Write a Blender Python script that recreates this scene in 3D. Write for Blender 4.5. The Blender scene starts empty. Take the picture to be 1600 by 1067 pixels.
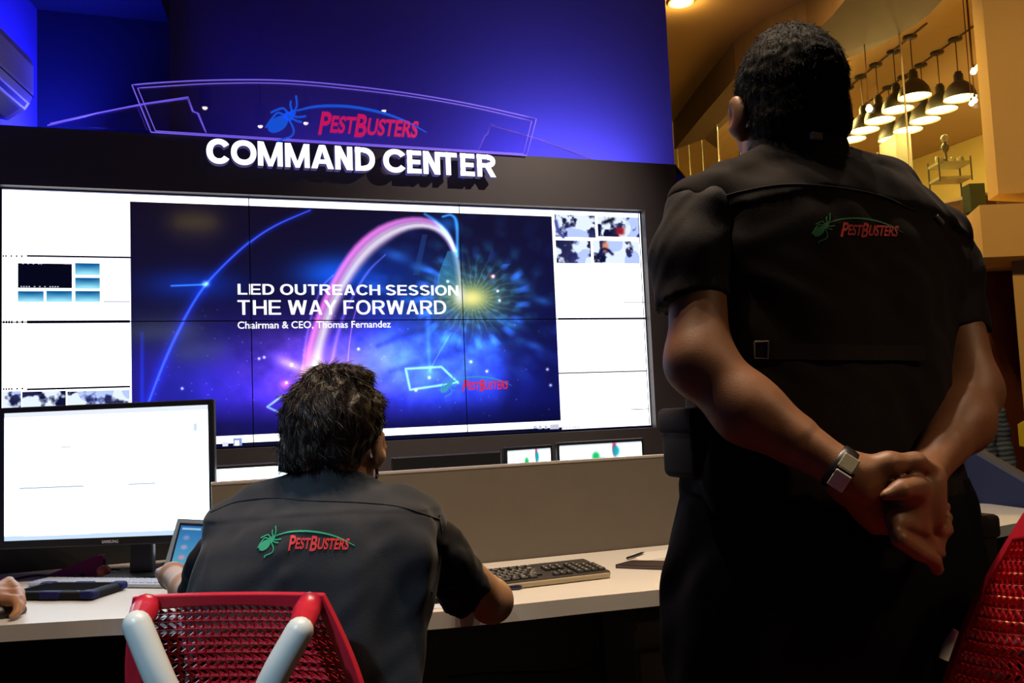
import bpy, bmesh, math, random
import numpy as np
from mathutils import Vector, Matrix
from mathutils.bvhtree import BVHTree

random.seed(7); RNG = np.random.default_rng(7)
sc = bpy.context.scene
col = sc.collection

# ------------------------------------------------------------------ camera
FPX = 1420.87                       # focal length in pixels of the 1600 x 1067 frame
YAW, PITCH, ROLL = .3440, .0772, -.0418
CAM = np.array([.7452, -4.3583, 1.17])
_f = np.array([math.sin(YAW)*math.cos(PITCH), math.cos(YAW)*math.cos(PITCH), math.sin(PITCH)])
_r = np.array([math.cos(YAW), -math.sin(YAW), 0.0]); _u = np.cross(_r, _f)
RR = math.cos(ROLL)*_r + math.sin(ROLL)*_u
UU = math.cos(ROLL)*_u - math.sin(ROLL)*_r
FF = _f
cd = bpy.data.cameras.new('camera'); cam = bpy.data.objects.new('camera', cd); col.objects.link(cam)
m = Matrix.Identity(4)
for i in range(3):
    m[i][0], m[i][1], m[i][2], m[i][3] = RR[i], UU[i], -FF[i], CAM[i]
cam.matrix_world = m
cd.sensor_fit = 'HORIZONTAL'; cd.sensor_width = 36.0; cd.lens = 36.0*FPX/1600
cd.clip_start = .02; cd.clip_end = 100
sc.camera = cam

# ------------------------------------------------------------------ world, exposure, lamps
w = bpy.data.worlds.new('world'); sc.world = w; w.use_nodes = True
w.node_tree.nodes['Background'].inputs[0].default_value = (.30, .26, .24, 1)
w.node_tree.nodes['Background'].inputs[1].default_value = .012
sc.view_settings.view_transform = 'Standard'; sc.view_settings.look = 'None'
sc.view_settings.exposure = 0.0; sc.view_settings.gamma = 1.0
try: sc.view_settings.use_curve_mapping = False
except Exception: pass

def lamp(name, kind, loc, energy, color, target=None, **kw):
    ld = bpy.data.lights.new(name, kind); ld.energy = energy; ld.color = color
    for k, v in kw.items(): setattr(ld, k, v)
    o = bpy.data.objects.new(name, ld); col.objects.link(o); o.location = loc
    if target is not None:
        o.rotation_euler = (Vector(target)-Vector(loc)).to_track_quat('-Z', 'Y').to_euler()
    return o

BLUE = (.045, .055, 1.0)
WARM = (1.0, .66, .30)
AMBER = (1.0, .55, .10)
# LED wash hidden on top of the display housing, shining up the blue wall
lamp('blue_wash_right', 'AREA', (2.95, .34, 2.42), 9.5, (.24, .22, 1.0), (2.95, .70, 2.78), shape='RECTANGLE', size=1.0, size_y=.06, spread=1.9)
lamp('blue_wash_centre', 'AREA', (1.75, .34, 2.42), 1.8, (.24, .16, 1.0), (1.75, .70, 2.74), shape='RECTANGLE', size=1.2, size_y=.06, spread=1.9)
lamp('blue_wash_left', 'AREA', (.30, .30, 2.42), 24, (.05, .05, 1.0), (-.12, .10, 2.75), shape='RECTANGLE', size=.12, size_y=.3)
# room downlights, and spots added out of view as fill light
lamp('ceiling_downlight_over_visitors', 'SPOT', (1.45, -2.62, 3.7), 150, (1.0, .70, .44), (1.5, -3.0, 1.2), spot_size=1.1, spot_blend=.8, shadow_soft_size=.12)
lamp('warm_spot_right', 'SPOT', (2.8, -4.7, 2.8), 62, (1.0, .64, .36), (1.72, -3.38, 1.04), spot_size=.40, spot_blend=.8, shadow_soft_size=.15)  # low warm spot placed out of view to light the clasped hands
lamp('cool_fill_left', 'SPOT', (-.30, -4.1, 2.7), 150, (.52, .78, 1.0), (.62, -2.85, .98), spot_size=.42, spot_blend=.7, shadow_soft_size=.05)  # unseen cool spot added to brighten the seated person's left shoulder
lamp('pillar_fill', 'SPOT', (4.1, -3.3, 3.6), 300, (1.0, .58, .20), (6.3, .2, 2.4), spot_size=1.1, spot_blend=.9, shadow_soft_size=.12)  # out-of-view spot added to brighten the front of the pillar
lamp('header_downlight', 'SPOT', (3.0, -1.6, 3.3), 85, (1.0, .80, .66), (2.3, 0, 1.95), spot_size=1.0, spot_blend=1.0, shadow_soft_size=.03)
lamp('hall_fill', 'SPOT', (4.6, .6, 4.35), 210, (1.0, .60, .17), (5.6, 1.5, 2.6), spot_size=2.2, spot_blend=.9, shadow_soft_size=.03)  # extra warm spot added out of view for the pillar side

# ------------------------------------------------------------------ pixel -> place helpers
def ray(x, y): return FF + (x-800)/FPX*RR - (y-533.5)/FPX*UU
def at_d(x, y, d): return CAM + ray(x, y)*d
def at_y(x, y, Y): v = ray(x, y); return CAM + v*((Y-CAM[1])/v[1])
def at_x(x, y, X): v = ray(x, y); return CAM + v*((X-CAM[0])/v[0])
def at_z(x, y, Z): v = ray(x, y); return CAM + v*((Z-CAM[2])/v[2])

# ------------------------------------------------------------------ materials
MATS = {}
def mat(name, color, rough=.6, metal=0.0, var=.0, scale=20.0, bump=0.0, bscale=200.0, emit=None, es=1.0, spec=.5, sheen=0.0, coat=0.0, aniso=None):
    if name in MATS: return MATS[name]
    M = bpy.data.materials.new(name); M.use_nodes = True; nt = M.node_tree
    b = nt.nodes['Principled BSDF']
    b.inputs['Base Color'].default_value = (*color, 1); b.inputs['Roughness'].default_value = rough
    b.inputs['Metallic'].default_value = metal; b.inputs['Specular IOR Level'].default_value = spec
    if sheen: b.inputs['Sheen Weight'].default_value = sheen
    if coat: b.inputs['Coat Weight'].default_value = coat
    tc = nt.nodes.new('ShaderNodeTexCoord')
    if var:
        n = nt.nodes.new('ShaderNodeTexNoise'); n.inputs['Scale'].default_value = scale; n.inputs['Detail'].default_value = 4
        nt.links.new(tc.outputs['Object'], n.inputs['Vector'])
        mx = nt.nodes.new('ShaderNodeMix'); mx.data_type = 'RGBA'
        mx.inputs[6].default_value = (*[c*(1-var) for c in color], 1); mx.inputs[7].default_value = (*[min(1, c*(1+var)) for c in color], 1)
        nt.links.new(n.outputs['Fac'], mx.inputs[0]); nt.links.new(mx.outputs[2], b.inputs['Base Color'])
    if bump:
        n2 = nt.nodes.new('ShaderNodeTexNoise'); n2.inputs['Scale'].default_value = bscale; n2.inputs['Detail'].default_value = 3
        if aniso:
            mp = nt.nodes.new('ShaderNodeMapping'); mp.inputs['Scale'].default_value = aniso
            nt.links.new(tc.outputs['Object'], mp.inputs[0]); nt.links.new(mp.outputs[0], n2.inputs['Vector'])
        else:
            nt.links.new(tc.outputs['Object'], n2.inputs['Vector'])
        bp = nt.nodes.new('ShaderNodeBump'); bp.inputs['Strength'].default_value = bump; bp.inputs['Distance'].default_value = .002
        nt.links.new(n2.outputs['Fac'], bp.inputs['Height']); nt.links.new(bp.outputs[0], b.inputs['Normal'])
    if emit is not None:
        b.inputs['Emission Color'].default_value = (*emit, 1); b.inputs['Emission Strength'].default_value = es
    MATS[name] = M
    return M

def clear_mat(name, tint=(1, 1, 1), refl=.08, rough=.0, ior=1.45):
    M = bpy.data.materials.new(name); M.use_nodes = True; nt = M.node_tree; nt.nodes.clear()
    o = nt.nodes.new('ShaderNodeOutputMaterial'); t = nt.nodes.new('ShaderNodeBsdfTransparent'); g = nt.nodes.new('ShaderNodeBsdfGlossy')
    t.inputs[0].default_value = (*tint, 1); g.inputs['Roughness'].default_value = rough
    fr = nt.nodes.new('ShaderNodeFresnel'); fr.inputs[0].default_value = ior
    ad = nt.nodes.new('ShaderNodeMath'); ad.operation = 'ADD'; ad.inputs[1].default_value = refl
    mx = nt.nodes.new('ShaderNodeMixShader')
    nt.links.new(fr.outputs[0], ad.inputs[0]); nt.links.new(ad.outputs[0], mx.inputs[0])
    nt.links.new(t.outputs[0], mx.inputs[1]); nt.links.new(g.outputs[0], mx.inputs[2]); nt.links.new(mx.outputs[0], o.inputs[0])
    return M

def screen_mat(name, gloss=.04, rough=.12):
    """lit display: the picture is a colour attribute on the screen's own fine grid"""
    M = bpy.data.materials.new(name); M.use_nodes = True; nt = M.node_tree
    b = nt.nodes['Principled BSDF']
    b.inputs['Base Color'].default_value = (.004, .004, .005, 1); b.inputs['Roughness'].default_value = rough
    b.inputs['Specular IOR Level'].default_value = gloss*10
    a = nt.nodes.new('ShaderNodeAttribute'); a.attribute_name = 'picture'
    nt.links.new(a.outputs['Color'], b.inputs['Emission Color']); b.inputs['Emission Strength'].default_value = 1.0
    return M

# ------------------------------------------------------------------ object helpers
def wloc(o):
    v = Vector((0, 0, 0))
    while o is not None: v = v + o.location; o = o.parent
    return v
def tag(o, label=None, cat=None, group=None, kind=None):
    if label: o['label'] = label
    if cat: o['category'] = cat
    if group: o['group'] = group
    if kind: o['kind'] = kind
    return o
def thing(name, label, cat, loc, group=None):
    o = bpy.data.objects.new(name, None); col.objects.link(o); o.location = Vector([float(c) for c in loc]); o.empty_display_size = .05
    return tag(o, label, cat, group)
def mobj(name, verts, faces, mt, parent=None, smooth=False, origin=None, label=None):
    """verts are world coordinates"""
    if parent is not None: off = np.array(wloc(parent))
    elif origin is not None: off = np.array([float(c) for c in origin])
    else: off = np.zeros(3)
    V = np.asarray(verts, dtype=np.float64) - off
    me = bpy.data.meshes.new(name); me.from_pydata(V.tolist(), [], [tuple(int(i) for i in f) for f in faces]); me.update()
    if smooth: me.polygons.foreach_set('use_smooth', np.ones(len(me.polygons), dtype=bool))
    me.materials.append(mt)
    o = bpy.data.objects.new(name, me); col.objects.link(o)
    if parent is not None: o.parent = parent
    elif origin is not None: o.location = Vector([float(c) for c in off])
    if label: o['label'] = label
    return o
def fast_mesh(name, V, Q, mt, parent=None, smooth=True, label=None):
    off = np.array(wloc(parent)) if parent is not None else np.zeros(3)
    V = (np.asarray(V)-off).astype(np.float32); Q = np.asarray(Q, dtype=np.int32)
    me = bpy.data.meshes.new(name); k = Q.shape[1]
    me.vertices.add(len(V)); me.vertices.foreach_set('co', V.ravel())
    me.loops.add(Q.size); me.loops.foreach_set('vertex_index', Q.ravel())
    me.polygons.add(len(Q)); me.polygons.foreach_set('loop_start', np.arange(0, Q.size, k, dtype=np.int32))
    me.polygons.foreach_set('loop_total', np.full(len(Q), k, dtype=np.int32))
    me.update(calc_edges=True); me.validate()
    if smooth: me.polygons.foreach_set('use_smooth', np.ones(len(me.polygons), dtype=bool))
    me.materials.append(mt)
    o = bpy.data.objects.new(name, me); col.objects.link(o)
    if parent is not None: o.parent = parent
    if label: o['label'] = label
    return o

class MB:
    """collects shapes in world coordinates, builds ONE mesh"""
    def __init__(s): s.V = []; s.F = []
    def add(s, V, F):
        n = len(s.V); s.V += [tuple(map(float, v)) for v in V]; s.F += [tuple(i+n for i in f) for f in F]; return s
    def box(s, lo, hi, R=None, c=None):
        x0, y0, z0 = lo; x1, y1, z1 = hi
        V = np.array([(x0,y0,z0),(x1,y0,z0),(x1,y1,z0),(x0,y1,z0),(x0,y0,z1),(x1,y0,z1),(x1,y1,z1),(x0,y1,z1)], float)
        if R is not None: V = V@np.asarray(R).T
        if c is not None: V = V+np.asarray(c)
        return s.add(V, [(0,3,2,1),(4,5,6,7),(0,1,5,4),(1,2,6,5),(2,3,7,6),(3,0,4,7)])
    def rbox(s, lo, hi, r=.005, R=None, c=None, seg=2):
        bm = bmesh.new(); bmesh.ops.create_cube(bm, size=1.0)
        lo = np.array(lo, float); hi = np.array(hi, float)
        for v in bm.verts:
            for k in range(3): v.co[k] = (lo[k]+hi[k])/2 + v.co[k]*(hi[k]-lo[k])
        bmesh.ops.bevel(bm, geom=bm.edges[:], offset=min(r, .49*min(hi-lo)), segments=seg, affect='EDGES', profile=.5)
        bm.verts.index_update()
        V = np.array([v.co[:] for v in bm.verts]); F = [tuple(v.index for v in f.verts) for f in bm.faces]; bm.free()
        if R is not None: V = V@np.asarray(R).T
        if c is not None: V = V+np.asarray(c)
        return s.add(V, F)
    def prism(s, pts, z0, z1):
        n = len(pts); V = [(p[0], p[1], z0) for p in pts]+[(p[0], p[1], z1) for p in pts]
        area = sum(pts[i][0]*pts[(i+1)%n][1]-pts[(i+1)%n][0]*pts[i][1] for i in range(n))
        F = [(i, (i+1)%n, n+(i+1)%n, n+i) for i in range(n)]+[tuple(reversed(range(n))), tuple(range(n, 2*n))]
        if area < 0: F = [tuple(reversed(f)) for f in F]
        return s.add(V, F)
    def extrude(s, pts3, vec):
        n = len(pts3); P = np.array(pts3, float); V = np.vstack([P, P+np.array(vec)])
        F = [(i, (i+1)%n, n+(i+1)%n, n+i) for i in range(n)]+[tuple(reversed(range(n))), tuple(range(n, 2*n))]
        return s.add(V, F)
    def tube(s, P, r, n=8, cap=True):
        P = [np.array(p, float) for p in P]; rs = r if hasattr(r, '__len__') else [r]*len(P)
        V = []; F = []; up = None
        for i, p in enumerate(P):
            t = P[min(i+1, len(P)-1)]-P[max(i-1, 0)]; t = t/(np.linalg.norm(t)+1e-12)
            if up is None: up = np.array([0, 0, 1.]) if abs(t[2]) < .9 else np.array([1., 0, 0])
            a = np.cross(t, up); a /= np.linalg.norm(a)+1e-12; b = np.cross(a, t); up = b
            for k in range(n):
                q = 2*math.pi*k/n; V.append(p+rs[i]*(math.cos(q)*a+math.sin(q)*b))
        for i in range(len(P)-1):
            for k in range(n):
                F.append((i*n+k, i*n+(k+1)%n, (i+1)*n+(k+1)%n, (i+1)*n+k))
        if cap: F += [tuple(range(n)), tuple(reversed(range((len(P)-1)*n, len(P)*n)))]
        return s.add(V, F)
    def lathe(s, c, prof, n=24, axis=None, capb=False, capt=False):
        """prof: list of (r, h) along +z (or along axis)"""
        c = np.array(c, float)
        if axis is None: A, B, Z = np.eye(3)
        else:
            Z = np.array(axis, float); Z /= np.linalg.norm(Z); t = np.array([0, 0, 1.]) if abs(Z[2]) < .9 else np.array([1., 0, 0])
            A = np.cross(t, Z); A /= np.linalg.norm(A); B = np.cross(Z, A)
        V = []; F = []
        for r, h in prof:
            for k in range(n):
                q = 2*math.pi*k/n; V.append(c+A*r*math.cos(q)+B*r*math.sin(q)+Z*h)
        for i in range(len(prof)-1):
            for k in range(n): F.append((i*n+k, i*n+(k+1)%n, (i+1)*n+(k+1)%n, (i+1)*n+k))
        if capb: F.append(tuple(reversed(range(n))))
        if capt: F.append(tuple(range((len(prof)-1)*n, len(prof)*n)))
        return s.add(V, F)
    def build(s, name, mt, parent=None, smooth=False, origin=None, label=None):
        return mobj(name, s.V, s.F, mt, parent, smooth, origin, label)

def rotz(a):
    c, s_ = math.cos(a), math.sin(a); return np.array([[c, -s_, 0], [s_, c, 0], [0, 0, 1.]])
def rotx(a):
    c, s_ = math.cos(a), math.sin(a); return np.array([[1., 0, 0], [0, c, -s_], [0, s_, c]])

def bez(pts, n=24):
    """smooth (Catmull-Rom) polyline through points"""
    P = [np.array(p, float) for p in pts]; P = [2*P[0]-P[1]]+P+[2*P[-1]-P[-2]]; out = []
    segs = len(P)-3; k = max(2, n//segs)
    for i in range(segs):
        p0, p1, p2, p3 = P[i:i+4]
        for j in range(k):
            t = j/k; out.append(.5*((2*p1)+(-p0+p2)*t+(2*p0-5*p1+4*p2-p3)*t*t+(-p0+3*p1-3*p2+p3)*t**3))
    out.append(P[-2]); return out

# text glyphs as 2-D triangle meshes (built-in font)
_gc = {}
def glyphs(body, bold=0.0, shear=0.0):
    key = (body, bold, shear)
    if key in _gc: return _gc[key]
    cu = bpy.data.curves.new('glyph', 'FONT'); cu.body = body; cu.size = 1.0; cu.offset = bold; cu.shear = shear; cu.resolution_u = 6
    cu.fill_mode = 'BOTH' if hasattr(cu, 'fill_mode') else cu.fill_mode
    o = bpy.data.objects.new('glyph', cu); col.objects.link(o)
    dg = bpy.context.evaluated_depsgraph_get(); dg.update(); ev = o.evaluated_get(dg); me = ev.to_mesh()
    V = np.array([v.co[:2] for v in me.vertices]).reshape(-1, 2); me.calc_loop_triangles()
    T = np.array([t.vertices[:] for t in me.loop_triangles]).reshape(-1, 3)
    ev.to_mesh_clear(); bpy.data.objects.remove(o); bpy.data.curves.remove(cu)
    _gc[key] = (V, T); return V, T
def fit2(V, x0, x1, y0, y1):
    lo, hi = V.min(0), V.max(0); return (V-lo)/(hi-lo)*np.array([x1-x0, y1-y0])+np.array([x0, y0])

# block capitals drawn from straight and curved strokes (x: 0..W, y: 0..1, stroke t)
def block(ch, W, t):
    VV = []; TT = []
    def poly(P):
        n = len(VV); VV.extend(P); TT.extend([(n, n+i, n+i+1) for i in range(1, len(P)-1)])
    def bar(x0, y0, x1, y1): poly([(x0,y0),(x1,y0),(x1,y1),(x0,y1)])
    def arc(cx, cy, rx, ry, q0, q1, n=28, p=2.0):
        L = []
        for i in range(n+1):
            q = math.radians(q0+(q1-q0)*i/n); c, s_ = math.cos(q), math.sin(q); k = (abs(c)**p+abs(s_)**p)**(-1/p)
            L.append((cx+rx*k*c, cy+ry*k*s_, cx+(rx-t)*k*c, cy+(ry-t)*k*s_))
        for u, v in zip(L, L[1:]): poly([u[:2], v[:2], v[2:], u[2:]])
    dt = t*1.12
    if ch in 'ELFTHIMNDRU' and ch not in 'TU': bar(0, 0, t, 1)
    if ch == 'E': bar(0,1-t*.9,W,1); bar(0,0,W,t*.9); bar(0,.5-t*.43,W*.93,.5+t*.43)
    if ch == 'F': bar(0,1-t*.9,W,1); bar(0,.48-t*.43,W*.9,.48+t*.43)
    if ch == 'L': bar(0,0,W,t*.9)
    if ch == 'T': bar(0,1-t*.9,W,1); bar(W/2-t/2,0,W/2+t/2,1)
    if ch == 'H': bar(W-t,0,W,1); bar(0,.5-t*.45,W,.5+t*.45)
    if ch == 'N': bar(W-t,0,W,1); poly([(0,1),(dt,1),(W,0),(W-dt,0)])
    if ch == 'M': bar(W-t,0,W,1); h = W/2; poly([(0,1),(dt,1),(h+t*.42,0),(h-t*.42,0)]); poly([(W,1),(W-dt,1),(h-t*.42,0),(h+t*.42,0)])
    if ch in 'AV': h = W/2; poly([(0,0),(dt,0),(h+t*.35,1),(h-t*.58,1)]); poly([(W,0),(W-dt,0),(h-t*.35,1),(h+t*.58,1)]); bar(W*.2,.21,W*.8,.21+t*.8)
    if ch == 'W':
        q = W/4
        for a_, b_ in ((0, q), (2*q, q), (2*q, 3*q), (4*q, 3*q)): poly([(a_-(dt/2 if a_ == 2*q else (0 if a_ == 0 else dt)),1),(a_+(dt/2 if a_ == 2*q else (dt if a_ == 0 else 0)),1),(b_+dt/2,0),(b_-dt/2,0)])
    if ch == 'Y': h = W/2; poly([(0,1),(dt*1.05,1),(h+t/2,.42),(h-t/2,.42)]); poly([(W,1),(W-dt*1.05,1),(h-t/2,.42),(h+t/2,.42)]); bar(h-t/2,0,h+t/2,.46)
    if ch == 'O': arc(W/2,.5,W/2,.515,0,360,44,2.15)
    if ch == 'C': arc(W/2,.5,W/2,.515,34,326,40,2.15)
    if ch == 'D': bar(0,0,W*.45,t*.9); bar(0,1-t*.9,W*.45,1); arc(W*.42,.5,W*.58,.5,-90,90,24,2.2)
    if ch == 'R': bar(0,1-t*.9,W*.6,1); bar(0,.42,W*.6,.42+t*.86); arc(W*.55,.71,W*.43,.29,-90,90,20,2.2); poly([(W*.42,.44),(W*.42+dt,.46),(W,0),(W-dt*1.02,0)])
    if ch == 'U': bar(0,.36,t,1); bar(W-t,.36,W,1); arc(W/2,.38,W/2,.395,180,360,24,2.2)
    if ch == 'S': arc(W/2,.735,W*.48,.28,20,275,26,2.1); arc(W/2,.265,W*.5,.28,-160,95,26,2.1)
    VV = np.array(VV, float)
    if ch == 'C': VV[:, 0] *= W/VV[:, 0].max()
    return VV, np.array(TT)
BW = dict(L=.58, E=.63, D=.70, O=.79, U=.70, T=.62, R=.69, A=.70, C=.73, H=.70, S=.66, I=.0, N=.70, W=.99, Y=.68, F=.58, M=.84)
def block_line(body, t):
    x = 0; VV = []; TT = []; n = 0
    for ch in body:
        if ch == ' ': x += .26; continue
        wd = t if ch == 'I' else BW[ch]; V, T = block(ch, wd, t); VV.append(V+np.array((x, 0))); TT.append(T+n); n += len(V); x += wd+.095
    return np.vstack(VV), np.vstack(TT)

# the bug-and-lettering emblem in units of its lettering's width; (0,0) = left end of the base line
def emblem():
    # small capitals with a taller P and B, slanted
    runs = [('P', 1.38), ('EST', 1.0), ('B', 1.38), ('USTERS', 1.0)]; x = 0; VV = []; TT = []; n = 0
    for t, s in runs:
        V, T = glyphs(t, .022, .0); V = V*np.array([s*.78, s]); lo = V[:, 0].min(); wd = V[:, 0].max()-lo
        V = V-np.array([lo-x, 0]); V = V+np.array([0, -.12 if s > 1 else 0]); x += wd+.035
        VV.append(V); TT.append(T+n); n += len(V)
    V = np.vstack(VV); T = np.vstack(TT); V[:, 0] += .22*V[:, 1]
    V = V-np.array([V[:, 0].min(), 0]); k = 1.0/V[:, 0].max(); V = V*np.array([k, k*1.25])
    text = (V, T)
    def stroke(pts, wd):
        P = np.array(bez(pts, 16)) if len(pts) > 2 else np.array(pts, float); n = len(P); L = []
        for i in range(n):
            t = P[min(i+1, n-1)]-P[max(i-1, 0)]; t /= np.linalg.norm(t)+1e-9; q = np.array([-t[1], t[0]])
            ww = wd if not hasattr(wd, '__len__') else np.interp(i/(n-1), np.linspace(0, 1, len(wd)), wd)
            L += [P[i]+q*ww, P[i]-q*ww]
        return np.array(L), np.array([(2*i, 2*i+1, 2*i+3) for i in range(n-1)]+[(2*i, 2*i+3, 2*i+2) for i in range(n-1)])
    def disc(cx, cy, a, b, ang, n=20):
        q = np.linspace(0, 2*np.pi, n, endpoint=False); P = np.stack([a*np.cos(q), b*np.sin(q)], 1); c, s = math.cos(ang), math.sin(ang)
        P = P@np.array([[c, s], [-s, c]])+np.array([cx, cy])
        return np.vstack([P, [[cx, cy]]]), np.array([(i, (i+1) % n, n) for i in range(n)])
    def join(L):
        V = []; T = []; n = 0
        for v, t in L: V.append(v); T.append(t+n); n += len(v)
        return np.vstack(V), np.vstack(T)
    A = .75
    bug = [disc(-.375, .045, .115, .066, A), disc(-.275, .135, .05, .045, A), disc(-.235, .175, .03, .028, A)]
    for pts in ([(-.27,.15),(-.32,.215),(-.39,.19),(-.44,.16)], [(-.29,.13),(-.37,.165),(-.43,.10),(-.49,.0)], [(-.235,.14),(-.18,.135),(-.11,.15)],
                [(-.25,.115),(-.19,.09),(-.15,.085)], [(-.27,.10),(-.23,.0),(-.25,-.07),(-.33,-.11),(-.37,-.13),(-.38,-.16)],
                [(-.24,.19),(-.255,.25),(-.25,.30)], [(-.22,.19),(-.195,.26),(-.20,.36)]):
        bug.append(stroke(pts, .0085))
    # ribs on the abdomen as short bars
    for i in range(5):
        t = -.07+.033*i; cx, cy = -.375+t*math.cos(A), .045+t*math.sin(A); q = np.array([-math.sin(A), math.cos(A)])*(.045)
    arc = stroke([(-.2,.2),(.0,.262),(.3,.285),(.6,.25),(.85,.175),(1.08,.06)], [.006, .012, .013, .012, .009, .003])
    return text, join(bug), arc
EMB = None

# ================================================================== SETTING
M_floor = mat('dark carpet', (.012, .011, .012), .95, var=.3, scale=60, bump=.5, bscale=400)
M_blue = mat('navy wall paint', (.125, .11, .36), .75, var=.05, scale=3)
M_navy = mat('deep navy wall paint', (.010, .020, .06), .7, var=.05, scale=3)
M_char = mat('charcoal laminate', (.095, .082, .088), .5, var=.12, scale=5, bump=.05, bscale=90)
M_cream = mat('cream plaster', (.60, .43, .18), .85, var=.04, scale=4, bump=.06, bscale=60)
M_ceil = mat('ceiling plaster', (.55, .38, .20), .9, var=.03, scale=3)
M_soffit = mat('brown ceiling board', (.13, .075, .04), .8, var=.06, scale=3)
M_olive = mat('yellow painted wall', (.76, .62, .22), .8, var=.05, scale=2)
M_door = mat('dark red door veneer', (.10, .022, .012), .45, var=.35, scale=6, bump=.05, bscale=30, aniso=(8, 8, .5))
M_black = mat('black plastic', (.010, .010, .011), .38)
M_softblack = mat('matt black plastic', (.012, .012, .013), .6)
M_chrome = mat('polished metal', (.65, .65, .68), .18, metal=1)
M_white = mat('white lacquer', (.78, .77, .74), .35)
M_clear = clear_mat('clear acrylic', (.97, .95, 1.0), .05)
M_glass = clear_mat('window glass', (.96, .98, .95), .02, .0, 1.05)

def struct(name, mb, mt, smooth=False): return tag(mb.build(name, mt, smooth=smooth), kind='structure')

struct('floor', MB().box((-6, -9, -.1), (12, 9, 0)), M_floor)
struct('ceiling', MB().box((-6, -9, 4.5), (12, 9, 4.6)), M_ceil)

# blue wall behind the display; its left bay steps forward
xl = at_y(58, 120, .62)[0]; xc = at_y(265, 100, .62)[0]; xr = at_y(1046, 120, .72)[0]
struct('wall_back', MB().box((xc-.02, .72, 0), (xr, .9, 4.5)), M_blue)
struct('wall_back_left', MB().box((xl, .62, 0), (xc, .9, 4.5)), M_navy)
# side wall on the left, turned a little towards the display, with the air conditioner
dl = np.array([.20, .98, 0]); dl /= np.linalg.norm(dl); nl = np.array([.98, -.20, 0])
p_in = np.array([xl, .62, 0]); p_out = p_in-dl*6
M_side = mat('bright blue wall paint', (.10, .10, .60), .75)
struct('wall_left', MB().prism([p_in[:2], p_out[:2], (p_out-nl*.15)[:2], (p_in-nl*.15)[:2]], 0, 4.5), M_side)
# low ceiling over the left bay (its lower edge runs along the side wall)
zc = 3.20
hA = at_z(58, 30, zc)
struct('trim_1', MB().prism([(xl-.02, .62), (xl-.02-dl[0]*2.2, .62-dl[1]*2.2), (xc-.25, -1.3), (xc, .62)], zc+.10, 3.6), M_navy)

# ------------------------------------------------------------------ display housing
ZT = 2.487; PW, PH = 1.0255, .581; WB = 1.0605; YF = -.05
xe = at_y(1056, 259, YF)[0]; xs = xe+.085
house = thing('display_housing', 'charcoal wall-height housing framing the lit video wall', 'display housing', (1.6, .1, 0))
MB().box((-.015, YF, WB+2*PH+.004), (xe, .20, ZT)).build('header_panel', M_char, house)
MB().box((3*PW+.004, YF, 0), (xe, .20, WB+2*PH+.004)).build('side_panel', M_char, house)
MB().box((-.015, YF, 0), (3*PW+.004, .20, WB-.004)).build('lower_panel', M_char, house)
MB().box((-.015, .06, WB-.004), (3*PW+.004, .20, WB+2*PH+.004)).build('back_panel', M_softblack, house)
MB().prism([(xe, YF), (xs+.02, YF+.02), (xs+.02, .20), (xe, .20)], 0, 2.385).build('return_panel', M_char, house)
mb = MB()
mb.extrude([(xe, YF, ZT), (xs+.02, YF+.02, 2.385), (xs+.02, YF+.02, 2.375), (xe, YF, 2.477)], (0, .25, 0))
mb.build('metal_edge_strip', M_chrome, house, label='bright metal strip on the sloping corner')

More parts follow.
